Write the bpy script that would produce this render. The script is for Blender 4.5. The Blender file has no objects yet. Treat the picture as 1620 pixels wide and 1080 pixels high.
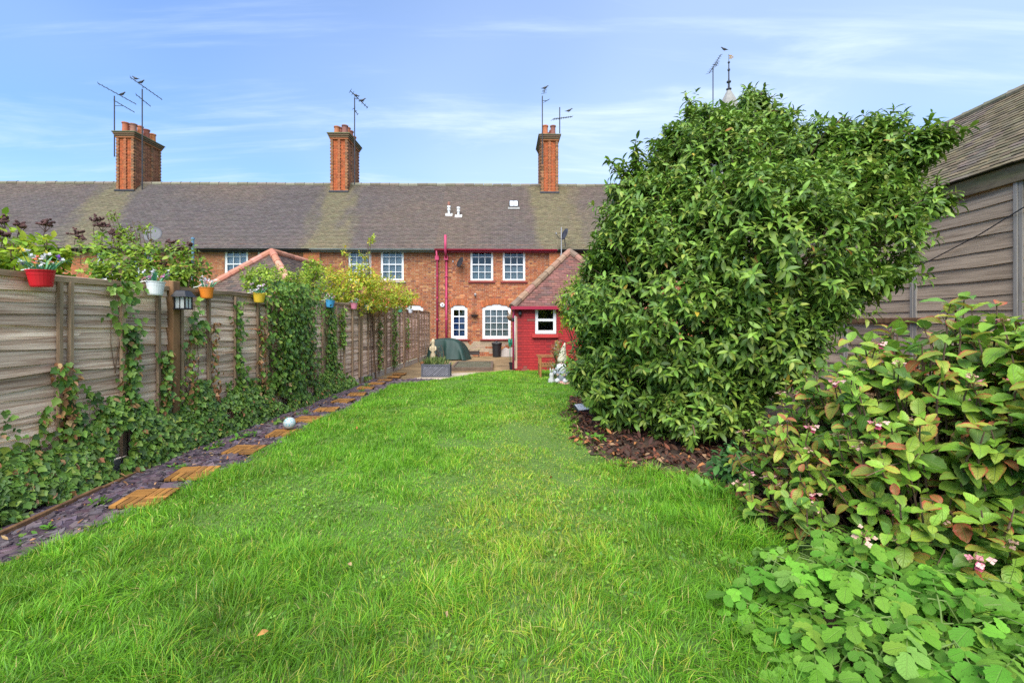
import bpy, math, random
import numpy as np
from mathutils import Vector, Matrix
random.seed(7)
rng = np.random.default_rng(11)
C = bpy.context.scene.collection
SC = bpy.context.scene
R = math.radians
# ---------------------------------------------------------------- camera, sky, sun, exposure
cd = bpy.data.cameras.new('camera'); cam = bpy.data.objects.new('camera', cd); C.objects.link(cam)
cam.location = (0, 0, 1.46); cam.rotation_euler = (R(90), 0, 0)
cd.lens = 16.0; cd.sensor_width = 36; cd.shift_y = -32/1620; cd.clip_start = .05; cd.clip_end = 2000
SC.camera = cam
SUN_EL, SUN_AZ = R(52), R(190)          # azimuth clockwise from +Y
W = bpy.data.worlds.new('World'); SC.world = W; W.use_nodes = True
nt = W.node_tree; nt.nodes.clear(); N = nt.nodes.new; L = nt.links.new
out = N('ShaderNodeOutputWorld'); bg = N('ShaderNodeBackground'); L(bg.outputs[0], out.inputs[0])
sky = N('ShaderNodeTexSky'); sky.sky_type = 'NISHITA'; sky.sun_disc = False
sky.sun_elevation = SUN_EL; sky.sun_rotation = SUN_AZ; sky.air_density = 1.0; sky.dust_density = .6; sky.ozone_density = 2.0
tc = N('ShaderNodeTexCoord'); sep = N('ShaderNodeSeparateXYZ'); L(tc.outputs['Generated'], sep.inputs[0])
def M(op, a, b=None, clamp=False):
    m = N('ShaderNodeMath'); m.operation = op; m.use_clamp = clamp
    for i, v in enumerate((a, b)):
        if v is None: continue
        if isinstance(v, (int, float)): m.inputs[i].default_value = v
        else: L(v, m.inputs[i])
    return m.outputs[0]
# thin high cloud laid on a flat layer overhead (direction / height), so it stretches towards the horizon
h = M('ADD', M('MAXIMUM', sep.outputs[2], 0.0), .12)
cx, cy = M('DIVIDE', sep.outputs[0], h), M('DIVIDE', sep.outputs[1], h)
comb = N('ShaderNodeCombineXYZ'); L(cx, comb.inputs[0]); L(cy, comb.inputs[1])
def noise(scale, detail, rough, sc, rot, loc=(0, 0, 0), dist=0):
    mp = N('ShaderNodeMapping'); mp.inputs['Scale'].default_value = sc; mp.inputs['Rotation'].default_value = (0, 0, rot); mp.inputs['Location'].default_value = loc
    L(comb.outputs[0], mp.inputs[0])
    n = N('ShaderNodeTexNoise'); n.inputs['Scale'].default_value = scale; n.inputs['Detail'].default_value = detail
    n.inputs['Roughness'].default_value = rough; n.inputs['Distortion'].default_value = dist; L(mp.outputs[0], n.inputs['Vector']); return n.outputs['Fac']
def rng_map(v, a, b, c, d):
    m = N('ShaderNodeMapRange'); m.interpolation_type = 'SMOOTHSTEP'
    for i, x in enumerate((a, b, c, d)): m.inputs[i+1].default_value = x
    L(v, m.inputs[0]); return m.outputs[0]
wisps = rng_map(noise(1.5, 8, .6, (.5, 1.6, 1), R(-18), (1.3, .4, 0), .6), .49, .78, 0, .48)
streak = rng_map(noise(1.2, 7, .58, (.35, 3.2, 1), R(24), (4.1, 2.4, 0), .3), .53, .78, 0, .45)
veil = rng_map(noise(.28, 3, .5, (1, 1, 1), 0, (3.32, .6, 0)), .36, .66, .06, .46)
side = rng_map(cx, -2.6, 2.6, .0, .30)
cl = M('ADD', M('ADD', wisps, streak), M('ADD', veil, side), True)
low = rng_map(sep.outputs[2], 0.0, .30, .12, 0.0)
cl = M('ADD', cl, low, True)
tint = N('ShaderNodeMix'); tint.data_type = 'RGBA'; tint.blend_type = 'MULTIPLY'; tint.inputs[0].default_value = 1
L(sky.outputs[0], tint.inputs[6]); tint.inputs[7].default_value = (.84, 1.36, 1.95, 1)
mix = N('ShaderNodeMix'); mix.data_type = 'RGBA'; L(cl, mix.inputs[0]); L(tint.outputs[2], mix.inputs[6])
mix.inputs[7].default_value = (6.0, 7.2, 8.9, 1)
L(mix.outputs[2], bg.inputs[0]); bg.inputs[1].default_value = .075
sl = bpy.data.lights.new('sun', 'SUN'); sl.energy = 3.6; sl.angle = R(58); sl.color = (1, .955, .88)
so = bpy.data.objects.new('sun', sl); C.objects.link(so)
sd = Vector((math.sin(SUN_AZ)*math.cos(SUN_EL), math.cos(SUN_AZ)*math.cos(SUN_EL), math.sin(SUN_EL)))
so.rotation_euler = (-sd).to_track_quat('-Z', 'Y').to_euler(); so.location = (0, 0, 30)
vs = SC.view_settings; SC.display_settings.display_device = 'sRGB'
vs.view_transform = 'Standard'; vs.look = 'None'; vs.gamma = 1; vs.use_curve_mapping = False; vs.exposure = 1.0
SC.cycles.max_bounces = 8; SC.cycles.transparent_max_bounces = 12; SC.cycles.use_denoising = False; SC.cycles.sample_clamp_indirect = 4

# ---------------------------------------------------------------- materials
def lin(r, g, b):
    f = lambda c: (c/255/12.92) if c/255 <= .04045 else ((c/255+.055)/1.055)**2.4
    return (f(r), f(g), f(b))
def mat(name, base=(.5, .5, .5), rough=.7, attr=False, var=.15, ns=6, bump=0., bs=60, stretch=(1, 1, 1), transl=0., spec=.4, metal=0., objr=0., coat=0., grain=None, vein=0., edge=None):
    m = bpy.data.materials.new(name); m.use_nodes = True; t = m.node_tree; n = t.nodes; l = t.links; b = n['Principled BSDF']
    b.inputs['Roughness'].default_value = rough; b.inputs['Specular IOR Level'].default_value = spec; b.inputs['Metallic'].default_value = metal
    if coat: b.inputs['Coat Weight'].default_value = coat
    co = n.new('ShaderNodeTexCoord'); mp = n.new('ShaderNodeMapping'); mp.inputs['Scale'].default_value = stretch
    oi = n.new('ShaderNodeObjectInfo')
    ad = n.new('ShaderNodeVectorMath'); ad.operation = 'ADD'; l.new(co.outputs['Object'], ad.inputs[0])
    mu = n.new('ShaderNodeVectorMath'); mu.operation = 'SCALE'; mu.inputs[0].default_value = (37, 53, 71); l.new(oi.outputs['Random'], mu.inputs['Scale'])
    if objr or grain: l.new(mu.outputs[0], ad.inputs[1])
    l.new(ad.outputs[0], mp.inputs[0])
    if attr:
        a = n.new('ShaderNodeAttribute'); a.attribute_name = 'tint'; col = a.outputs['Color']
    else:
        a = n.new('ShaderNodeRGB'); a.outputs[0].default_value = (*base, 1); col = a.outputs[0]
    def mult(col, fac):
        x = n.new('ShaderNodeVectorMath'); x.operation = 'SCALE'; l.new(col, x.inputs[0]); l.new(fac, x.inputs['Scale']); return x.outputs[0]
    def mr(v, a_, b_, c, d, smooth=False):
        x = n.new('ShaderNodeMapRange')
        if smooth: x.interpolation_type = 'SMOOTHSTEP'
        for i, q in enumerate((a_, b_, c, d)): x.inputs[i+1].default_value = q
        l.new(v, x.inputs[0]); return x.outputs[0]
    def nz(s, det=5, ro=.6, vec=None):
        x = n.new('ShaderNodeTexNoise'); x.inputs['Scale'].default_value = s; x.inputs['Detail'].default_value = det; x.inputs['Roughness'].default_value = ro
        l.new(vec or mp.outputs[0], x.inputs['Vector']); return x.outputs['Fac']
    if var: col = mult(col, mr(nz(ns), .25, .75, 1-var, 1+var))
    if objr: col = mult(col, mr(oi.outputs['Random'], 0, 1, 1-objr, 1+objr))
    hgt = None
    if grain:       # wood: light, dark colours streaked along local X
        light, dark, stain = grain
        g1 = nz(1.0, 8, .7)
        r = n.new('ShaderNodeMix'); r.data_type = 'RGBA'; r.inputs[6].default_value = (*dark, 1); r.inputs[7].default_value = (*light, 1)
        l.new(mr(g1, .34, .56, 0, 1), r.inputs[0]); col = r.outputs[2]
        r2 = n.new('ShaderNodeMix'); r2.data_type = 'RGBA'; r2.inputs[7].default_value = (*stain, 1); l.new(col, r2.inputs[6])
        l.new(mr(nz(.33, 6, .66), .50, .68, 0, .75), r2.inputs[0]); col = r2.outputs[2]
        col = mult(col, mr(oi.outputs['Random'], 0, 1, 1-objr, 1+objr)); hgt = g1
    if vein or edge:
        va = n.new('ShaderNodeAttribute'); va.attribute_name = 'lc'; sx = n.new('ShaderNodeSeparateXYZ'); l.new(va.outputs['Vector'], sx.inputs[0])
        def mm(op, p, q):
            x = n.new('ShaderNodeMath'); x.operation = op
            for i, v in enumerate((p, q)):
                if isinstance(v, (int, float)): x.inputs[i].default_value = v
                elif v is not None: l.new(v, x.inputs[i])
            return x.outputs[0]
        ax = mm('ABSOLUTE', sx.outputs[0], None)
        if edge:
            ecol, e0, e1 = edge
            r3 = n.new('ShaderNodeMix'); r3.data_type = 'RGBA'; l.new(col, r3.inputs[6]); r3.inputs[7].default_value = (*ecol, 1)
            l.new(mm('MULTIPLY', mr(mm('ADD', ax, mm('MULTIPLY', nz(14, 2), .35)), e0, e1, 0, 1, True), sx.outputs[2]), r3.inputs[0]); col = r3.outputs[2]
        mid = mr(ax, .0, .09, 1, 0, True)
        sv = mm('SINE', mm('MULTIPLY', mm('SUBTRACT', sx.outputs[1], mm('MULTIPLY', ax, .35)), 48.0), None)
        side_ = mr(sv, .72, 1, 0, .6, True)
        v_ = mm('MAXIMUM', mid, side_)
        r4 = n.new('ShaderNodeMix'); r4.data_type = 'RGBA'; l.new(col, r4.inputs[6]); r4.inputs[7].default_value = (.30, .40, .12, 1)
        l.new(mm('MULTIPLY', v_, vein), r4.inputs[0]); col = r4.outputs[2]
        hgt = mm('SUBTRACT', 1.0, v_)
    l.new(col, b.inputs['Base Color'])
    if bump:
        bp = n.new('ShaderNodeBump'); bp.inputs['Strength'].default_value = bump; bp.inputs['Distance'].default_value = .01
        l.new(hgt if hgt is not None else nz(bs, 6, .65), bp.inputs['Height']); l.new(bp.outputs[0], b.inputs['Normal'])
    if transl:
        tr = n.new('ShaderNodeBsdfTranslucent'); l.new(mult(col, mr(oi.outputs['Random'], 0, 1, 1.15, 1.15)), tr.inputs[0])
        mx = n.new('ShaderNodeMixShader'); mx.inputs[0].default_value = transl
        l.new(b.outputs[0], mx.inputs[1]); l.new(tr.outputs[0], mx.inputs[2]); l.new(mx.outputs[0], n['Material Output'].inputs[0])
    return m
def glass(name, tintc=(.75, .8, .82)):
    m = bpy.data.materials.new(name); m.use_nodes = True; t = m.node_tree; n = t.nodes; l = t.links; n.remove(n['Principled BSDF'])
    tr = n.new('ShaderNodeBsdfTransparent'); tr.inputs[0].default_value = (*tintc, 1)
    gl = n.new('ShaderNodeBsdfGlossy'); gl.inputs['Roughness'].default_value = .03; gl.inputs[0].default_value = (.9, .9, .9, 1)
    fr = n.new('ShaderNodeFresnel'); fr.inputs[0].default_value = 1.5
    mx = n.new('ShaderNodeMixShader'); l.new(fr.outputs[0], mx.inputs[0]); l.new(tr.outputs[0], mx.inputs[1]); l.new(gl.outputs[0], mx.inputs[2])
    l.new(mx.outputs[0], n['Material Output'].inputs[0]); return m

MAT = dict(
 brick=mat('brick', attr=True, rough=.9, var=.18, ns=14, bump=.4, bs=90),
 mortar=mat('mortar', (.46, .38, .28), rough=.95, var=.25, ns=9, bump=.3),
 redpaint=mat('red_masonry_paint', attr=True, rough=.6, var=.28, ns=2.2, bump=.35, bs=80),
 tile=mat('clay_tile', attr=True, rough=.85, var=.2, ns=9, bump=.3, bs=70),
 under=mat('roof_underlay', (.045, .04, .036), rough=.95),
 ridge=mat('ridge_tile', attr=True, rough=.85, var=.25, ns=7, bump=.3),
 white=mat('white_paint', (.78, .78, .76), rough=.4, var=.04),
 crimson=mat('crimson_paint', (.30, .018, .045), rough=.35, var=.1),
 pink=mat('pink_paint', (.46, .045, .115), rough=.55, var=.22, ns=3),
 redsill=mat('red_sill_paint', (.22, .035, .03), rough=.6, var=.2),
 black=mat('black_plastic', (.018, .018, .02), rough=.45),
 greyg=mat('grey_gutter', (.18, .21, .20), rough=.5),
 room=mat('dark_interior', (.06, .055, .05), rough=.9),
 net=mat('net_curtain', (.55, .56, .56), rough=.9, var=.25, ns=3, stretch=(14, 1, .3)),
 drape=mat('blue_blind', (.10, .19, .5), rough=.8, var=.2, ns=6),
 pane=glass('window_glass'),
 metal=mat('galvanised_metal', (.42, .43, .44), rough=.45, metal=.8, var=.1),
 dmetal=mat('dark_metal', (.05, .05, .055), rough=.5, metal=.5),
 terracotta=mat('terracotta', attr=True, rough=.8, var=.2, ns=8, bump=.2),
 concrete=mat('concrete', (.44, .39, .31), rough=.9, var=.2, ns=3, bump=.3, bs=50),
 fence=mat('weathered_fence_wood', rough=.85, objr=.36, stretch=(2.4, 20, 40), grain=((.86, .65, .49), (.36, .195, .115), (.22, .105, .055)), bump=.5),
 batten=mat('fence_batten_wood', rough=.85, objr=.25, stretch=(20, 20, 1.3), grain=((.38, .26, .16), (.17, .105, .06), (.11, .07, .042)), bump=.4),
 post=mat('brown_post_wood', rough=.75, objr=.1, stretch=(16, 16, 1.1), grain=((.22, .115, .05), (.11, .055, .024), (.07, .04, .02)), bump=.4),
 cap=mat('fence_cap_wood', rough=.85, objr=.2, stretch=(1.5, 16, 16), grain=((.36, .25, .15), (.15, .095, .055), (.10, .07, .04)), bump=.4),
 board=mat('weatherboard_wood', rough=.85, objr=.14, stretch=(2.5, 24, 34), grain=((.50, .37, .25), (.29, .205, .13), (.16, .11, .07)), bump=.5),
 bpost=mat('grey_post_wood', rough=.85, objr=.1, stretch=(16, 16, 1.2), grain=((.36, .32, .27), (.22, .19, .155), (.15, .13, .10)), bump=.4),
 fascia=mat('mossy_fascia_wood', rough=.9, objr=.05, stretch=(2.2, 14, 16), grain=((.22, .17, .10), (.10, .075, .042), (.15, .15, .045)), bump=.5),
 deck=mat('orange_deck_wood', rough=.6, objr=.3, stretch=(5, 40, 40), grain=((.38, .175, .04), (.19, .085, .024), (.10, .055, .025)), bump=.4),
 bench=mat('orange_bench_wood', rough=.55, objr=.12, stretch=(6, 6, 6), grain=((.32, .14, .045), (.20, .085, .028), (.13, .06, .02))),
 soil=mat('garden_soil', (.07, .045, .03), rough=1, var=.4, ns=4, bump=.8, bs=30),
 turf=mat('turf_soil', (.085, .15, .024), rough=1, var=.75, ns=70, bump=.9, bs=60),
 patio=mat('mossy_patio', (.235, .16, .078), rough=.8, var=.5, ns=1.6, bump=.3, bs=30),
 path=mat('pale_concrete_path', (.43, .35, .26), rough=.9, var=.14, ns=2.5, bump=.3, bs=60),
 slate=mat('slate_chip', attr=True, rough=.55, var=.15, ns=20, bump=.3),
 grass=mat('grass_blade', attr=True, rough=.5, var=0, transl=.3, spec=.35),
 leaf=mat('glossy_leaf', attr=True, rough=.48, var=.12, ns=30, transl=.2, spec=.35, vein=.22),
 ivy=mat('ivy_leaf', attr=True, rough=.5, var=.12, ns=30, transl=.15, spec=.45, vein=.12),
 soft=mat('soft_leaf', attr=True, rough=.5, var=.12, ns=20, transl=.35, spec=.35, vein=.15),
 hyd=mat('hydrangea_leaf', attr=True, rough=.45, var=.14, ns=25, transl=.25, spec=.4, vein=.6, edge=((.46, .09, .05), .70, 1.35), bump=.6),
 cel=mat('celandine_leaf', attr=True, rough=.7, var=.14, ns=25, transl=.33, spec=.2, vein=.3, bump=.5),
 petal=mat('petal', attr=True, rough=.6, var=.1, transl=.25),
 dead=mat('dead_leaf', attr=True, rough=.75, var=.25, ns=20, transl=.15),
 twig=mat('twig_bark', (.13, .08, .05), rough=.9, var=.3, ns=20),
 bark=mat('bark', (.12, .085, .06), rough=.95, var=.35, ns=10, bump=.6, bs=40),
 paint=mat('painted_object', attr=True, rough=.42, var=.05),
 matt=mat('matt_object', attr=True, rough=.85, var=.12, ns=10, bump=.15),
 tarp=mat('green_tarpaulin', (.010, .036, .029), rough=.6, var=.25, ns=3),
 strip=mat('lattice_paint', (.17, .17, .20), rough=.6, var=.2, ns=9, objr=.2),
 planter=mat('grey_planter', (.075, .078, .095), rough=.6, var=.2, ns=9, objr=.15),
 wet=mat('mossy_slab', (.085, .085, .05), rough=.6, var=.45, ns=3, bump=.4, bs=25),
 frosted=mat('lantern_glass', (.75, .77, .74), rough=.35, transl=.3),
 blue=mat('blue_pole', (.10, .20, .30), rough=.6, var=.2),
 lead=mat('spire_slate', (.25, .24, .22), rough=.8, var=.2),
)
# ---------------------------------------------------------------- mesh helpers
class MB:
    def __init__(s, col=(.5, .5, .5)): s.v = []; s.f = []; s.c = []; s.col = col
    def add(s, vs, fs, col=None):
        k = len(s.v); s.v += [tuple(p) for p in vs]
        for f in fs: s.f.append(tuple(k+i for i in f)); s.c.append(col or s.col)
        return s
    def box(s, x0, x1, y0, y1, z0, z1, col=None, skip=''):
        vs = [(x, y, z) for z in (z0, z1) for y in (y0, y1) for x in (x0, x1)]
        F = {'b': (0, 2, 3, 1), 't': (4, 5, 7, 6), 'f': (0, 1, 5, 4), 'k': (2, 6, 7, 3), 'l': (0, 4, 6, 2), 'r': (1, 3, 7, 5)}
        return s.add(vs, [F[k] for k in F if k not in skip], col)
    def bar(s, p, q, w, h, col=None, up=(0, 0, 1)):
        p, q = Vector(p), Vector(q); a = (q-p).normalized(); u = Vector(up)
        if abs(a.dot(u)) > .98: u = Vector((0, 1, 0))
        r = a.cross(u).normalized(); u = r.cross(a)
        vs = [e + r*sx*w/2 + u*sz*h/2 for e in (p, q) for sx, sz in ((-1, -1), (1, -1), (1, 1), (-1, 1))]
        return s.add(vs, [(0, 1, 2, 3), (7, 6, 5, 4), (0, 4, 5, 1), (1, 5, 6, 2), (2, 6, 7, 3), (3, 7, 4, 0)], col)
    def tube(s, pts, rad, n=8, col=None):
        pts = [Vector(p) for p in pts]; k = len(pts)
        rad = rad if isinstance(rad, (list, tuple)) else [rad]*k
        vs = []; pr = None
        for i, p in enumerate(pts):
            a = (pts[min(i+1, k-1)]-pts[max(i-1, 0)]).normalized()
            if pr is None: pr = a.cross(Vector((.3, .2, 1)) if abs(a.z) < .9 else Vector((1, .1, 0))).normalized()
            pr = (pr - a*pr.dot(a)).normalized(); q = a.cross(pr)
            vs += [p + (pr*math.cos(t)+q*math.sin(t))*rad[i] for t in [2*math.pi*j/n for j in range(n)]]
        fs = [(i*n+j, i*n+(j+1) % n, (i+1)*n+(j+1) % n, (i+1)*n+j) for i in range(k-1) for j in range(n)]
        fs += [tuple(range(n))[::-1], tuple((k-1)*n+j for j in range(n))]
        return s.add(vs, fs, col)
    def lathe(s, prof, n=16, at=(0, 0, 0), col=None, sx=1, sy=1, axis=None):
        vs = [(at[0]+r*math.cos(2*math.pi*j/n)*sx, at[1]+r*math.sin(2*math.pi*j/n)*sy, at[2]+z) for r, z in prof for j in range(n)]
        k = len(prof)
        fs = [(i*n+j, i*n+(j+1) % n, (i+1)*n+(j+1) % n, (i+1)*n+j) for i in range(k-1) for j in range(n)]
        fs += [tuple(range(n))[::-1], tuple((k-1)*n+j for j in range(n))]
        return s.add(vs, fs, col)
    def mesh(s, name, m, smooth=False):
        me = bpy.data.meshes.new(name); me.from_pydata(s.v, [], s.f); me.materials.append(m)
        a = me.attributes.new('tint', 'FLOAT_COLOR', 'FACE')
        a.data.foreach_set('color', np.array([(*c[:3], 1) for c in s.c], np.float32).ravel())
        if smooth: me.polygons.foreach_set('use_smooth', [True]*len(me.polygons))
        me.update(); return me
    def build(s, name, m, parent=None, smooth=False, kind=None, label=None):
        return put(name, s.mesh(name, m, smooth), parent, kind=kind, label=label)
def put(name, me, parent=None, matrix=None, kind=None, label=None):
    o = bpy.data.objects.new(name, me); C.objects.link(o)
    if parent is not None: o.parent = parent
    if matrix is not None: o.matrix_basis = matrix
    if kind: o['kind'] = kind
    if label: o['label'] = label
    return o
def tag(o, label=None, cat=None, group=None, kind=None):
    if label: o['label'] = label
    if cat: o['category'] = cat
    if group: o['group'] = group
    if kind: o['kind'] = kind
    return o
def thing(name, label, cat, loc=(0, 0, 0), rz=0, group=None):
    o = bpy.data.objects.new(name, None); C.objects.link(o); o.location = loc; o.rotation_euler = (0, 0, rz); o.empty_display_size = .1
    return tag(o, label, cat, group)
def box_part(name, m, parent, *b, col=None, label=None, bevel=0):
    o = MB(col or (.5, .5, .5)).box(*b).build(name, m, parent, label=label)
    if bevel: bv(o, bevel)
    return o
def bv(o, w=.004, seg=1):
    x = o.modifiers.new('bevel', 'BEVEL'); x.width = w; x.segments = seg; x.limit_method = 'ANGLE'; return o
def grid_solid(mb, xs, zs, filled, y0, y1, col=None):
    """one connected solid: cells of a grid filled or left open (window frames, lattices)"""
    idx = {}; vs = []; fs = []
    def vid(i, j, k):
        if (i, j, k) not in idx: idx[(i, j, k)] = len(vs); vs.append((xs[i], (y0, y1)[k], zs[j]))
        return idx[(i, j, k)]
    nx, nz_ = len(xs)-1, len(zs)-1; F = lambda i, j: 0 <= i < nx and 0 <= j < nz_ and filled(i, j)
    for i in range(nx):
        for j in range(nz_):
            if not F(i, j): continue
            fs.append((vid(i, j, 0), vid(i+1, j, 0), vid(i+1, j+1, 0), vid(i, j+1, 0)))
            fs.append((vid(i, j, 1), vid(i, j+1, 1), vid(i+1, j+1, 1), vid(i+1, j, 1)))
            if not F(i-1, j): fs.append((vid(i, j, 0), vid(i, j+1, 0), vid(i, j+1, 1), vid(i, j, 1)))
            if not F(i+1, j): fs.append((vid(i+1, j, 0), vid(i+1, j, 1), vid(i+1, j+1, 1), vid(i+1, j+1, 0)))
            if not F(i, j-1): fs.append((vid(i, j, 0), vid(i, j, 1), vid(i+1, j, 1), vid(i+1, j, 0)))
            if not F(i, j+1): fs.append((vid(i, j+1, 0), vid(i+1, j+1, 0), vid(i+1, j+1, 1), vid(i, j+1, 1)))
    mb.add(vs, fs, col); return mb
def vnoise(x, y, seed=0):
    x = np.asarray(x, float); y = np.asarray(y, float)
    xi = np.floor(x).astype(np.int64); yi = np.floor(y).astype(np.int64); xf = x-xi; yf = y-yi
    def hsh(a, b):
        n = (a*374761393 + b*668265263 + seed*974634777) & 0xffffffff
        n = ((n ^ (n >> 13))*1274126177) & 0xffffffff; return ((n ^ (n >> 16)) & 0xffff)/65535.
    u = xf*xf*(3-2*xf); v = yf*yf*(3-2*yf)
    return (hsh(xi, yi)*(1-u)+hsh(xi+1, yi)*u)*(1-v)+(hsh(xi, yi+1)*(1-u)+hsh(xi+1, yi+1)*u)*v
def fbm(x, y, seed=0, o=3):
    t = 0; a = 1; s = 0
    for k in range(o): t = t+a*vnoise(np.asarray(x)*2**k, np.asarray(y)*2**k, seed+k); s += a; a *= .5
    return t/s
def jit(c, a=.15, h=.06):
    v = 1+random.uniform(-a, a); return tuple(max(0, x*v*(1+random.uniform(-h, h))) for x in c)
def px(x, y, d):        # a point of the photograph (1620x1080 pixels) at depth d
    return Vector(((x-810)/720*d, d, 1.46+(508-y)/720*d))
# numpy meshes for foliage
def np_mesh(name, V, T, tint=None, lc=None, m=None, smooth=True):
    me = bpy.data.meshes.new(name); nv, nf = len(V), len(T)
    me.vertices.add(nv); me.vertices.foreach_set('co', V.astype(np.float32).ravel())
    me.loops.add(nf*3); me.loops.foreach_set('vertex_index', T.astype(np.int32).ravel())
    me.polygons.add(nf); me.polygons.foreach_set('loop_start', np.arange(0, nf*3, 3, dtype=np.int32))
    me.update(calc_edges=True)
    if smooth: me.polygons.foreach_set('use_smooth', np.ones(nf, bool))
    if tint is not None:
        a = me.attributes.new('tint', 'FLOAT_COLOR', 'POINT'); a.data.foreach_set('color', np.c_[tint, np.ones(nv)].astype(np.float32).ravel())
    if lc is not None:
        a = me.attributes.new('lc', 'FLOAT_VECTOR', 'POINT'); a.data.foreach_set('vector', lc.astype(np.float32).ravel())
    if m: me.materials.append(m)
    return me
def strip_leaf(ts, ws, fold=.25, droop=.3, wav=0., length=1., width=1., seed=0, twist=0):
    """leaf along +Y, unit length: base vertex, rows of three, tip vertex"""
    r = random.Random(seed); V = [(0, 0, 0)]; lc = [(0, 0, 0)]
    def cz(t): return -droop*t*t*length
    for t, w in zip(ts, ws):
        ww = w*width/2; z = cz(t); dx = twist*t*t
        e = wav*r.uniform(-1, 1)
        V += [(-ww+dx, t*length, z+fold*ww+e), (dx, t*length, z), (ww+dx, t*length, z+fold*ww-e)]
        lc += [(-1, t, 0), (0, t, 0), (1, t, 0)]
    V.append((twist, length*(1-.12*abs(droop)), cz(1))); lc.append((0, 1, 0)); k = len(ts); F = [(0, 2, 1), (0, 3, 2)]
    for i in range(k-1):
        a = 1+3*i; b = a+3
        F += [(a, a+1, b+1), (a, b+1, b), (a+1, a+2, b+2), (a+1, b+2, b+1)]
    a = 1+3*(k-1); t = len(V)-1; F += [(a, a+1, t), (a+1, a+2, t)]
    return np.array(V, float), np.array(F), np.array(lc, float)
def fan_leaf(outline, cup=.1, seed=0):
    r = random.Random(seed); V = [(0, .38, -.03)]; lc = [(0, .4, 0)]
    for x, y in outline: V.append((x, y, cup*(abs(x)*1.2+(y-.4)**2)+r.uniform(-.03, .03))); lc.append((min(1, max(-1, x*2)), y, 0))
    k = len(outline); F = [(0, 1+i, 1+(i+1) % k) for i in range(k)]
    return np.array(V, float), np.array(F), np.array(lc, float)
def frames(ydir, nrm):
    y = ydir/np.linalg.norm(ydir, axis=1, keepdims=True)
    x = np.cross(y, nrm); x /= np.linalg.norm(x, axis=1, keepdims=True)+1e-9; z = np.cross(x, y)
    return np.stack([x, y, z], axis=2)          # columns
class Foliage:
    """leaf instances of one plant: the ones that show largest become objects, the rest one mesh"""
    def __init__(s, tmpl, m, palette): s.t = tmpl; s.m = m; s.pal = palette; s.P = []; s.M = []; s.S = []; s.K = []; s.Cx = []
    def add(s, P, Mx, size, ck=None):
        n = len(P); s.P.append(P); s.M.append(Mx); s.S.append(size if np.ndim(size) else np.full(n, size))
        s.K.append(rng.integers(0, len(s.t), n)); s.Cx.append(ck if ck is not None else rng.integers(0, len(s.pal), n))
    def arrays(s): return [np.concatenate(a) for a in (s.P, s.M, s.S, s.K, s.Cx)]
    def merged(s, name, sel, arr):
        P, Mx, S, K, Cx = arr; Vs, Ts, Cs, Ls = [], [], [], []; off = 0
        for k, (V, F, lc) in enumerate(s.t):
            ix = np.where((K == k) & sel)[0]
            if not len(ix): continue
            X = np.einsum('nij,vj->nvi', Mx[ix], V)*S[ix][:, None, None]+P[ix][:, None, :]
            nv = len(V); Vs.append(X.reshape(-1, 3)); Ts.append((F[None]+(np.arange(len(ix))*nv)[:, None, None]).reshape(-1, 3)+off); off += len(ix)*nv
            pal = np.array([c[:3] for c in s.pal]); red = np.array([c[3] if len(c) > 3 else 0 for c in s.pal])
            Cs.append(np.repeat(pal[Cx[ix]], nv, axis=0)); l2 = np.tile(lc, (len(ix), 1)); l2[:, 2] = np.repeat(red[Cx[ix]], nv); Ls.append(l2)
        return np_mesh(name, np.concatenate(Vs), np.concatenate(Ts), np.concatenate(Cs), np.concatenate(Ls), s.m)
    def build(s, parent, loc, singles=0, leafname='leaf', massname='foliage', cell=9):
        arr = s.arrays(); P, Mx, S, K, Cx = arr; sel = np.ones(len(P), bool)
        if singles:
            mid = P+Mx[:, :, 1]*S[:, None]*.5; d = np.maximum(mid[:, 1], .3)
            sx = 810+mid[:, 0]/d*720; sy = 508-(mid[:, 2]-1.46)/d*720
            inn = (sx > 0) & (sx < 1620) & (sy > 0) & (sy < 1080) & (mid[:, 1] > .5)
            c = (sx//cell).astype(int)*1000+(sy//cell).astype(int)
            order = np.argsort(d); seen = set(); front = []
            for i in order:
                if inn[i] and c[i] not in seen: seen.add(c[i]); front.append(i)
            front = np.array(front, int); view = mid[front]-np.array([0, 0, 1.46]); view /= np.linalg.norm(view, axis=1, keepdims=True)
            area = (S[front]/d[front])**2*(.15+np.abs((Mx[front][:, :, 2]*view).sum(1)))
            pick = front[np.argsort(-area)[:singles]]; sel[pick] = False; cache = {}
            for i in pick:
                key = (K[i], Cx[i])
                if key not in cache:
                    V, F, lc = s.t[K[i]]; c_ = s.pal[Cx[i]]; l2 = lc.copy(); l2[:, 2] = c_[3] if len(c_) > 3 else 0
                    cache[key] = np_mesh(leafname, V, F, np.tile(np.array(c_[:3]), (len(V), 1)), l2, s.m)
                mt = np.eye(4); mt[:3, :3] = Mx[i]*S[i]; mt[:3, 3] = P[i]-np.array(loc)
                put(leafname, cache[key], parent, Matrix(mt.tolist()))
        me = s.merged(massname, sel, arr); o = put(massname, me, parent, kind='stuff'); o.location = tuple(-x for x in loc)
        return o
def unit(a): return a/(np.linalg.norm(a, axis=1, keepdims=True)+1e-9)
def pal(cols, n=5, a=.22, h=.12):
    out = []
    for c, k in cols:
        for _ in range(k*n//5 if n != 5 else k):
            j = jit(c[:3], a, h); out.append((*j, *(c[3:])))
    return out
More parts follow.
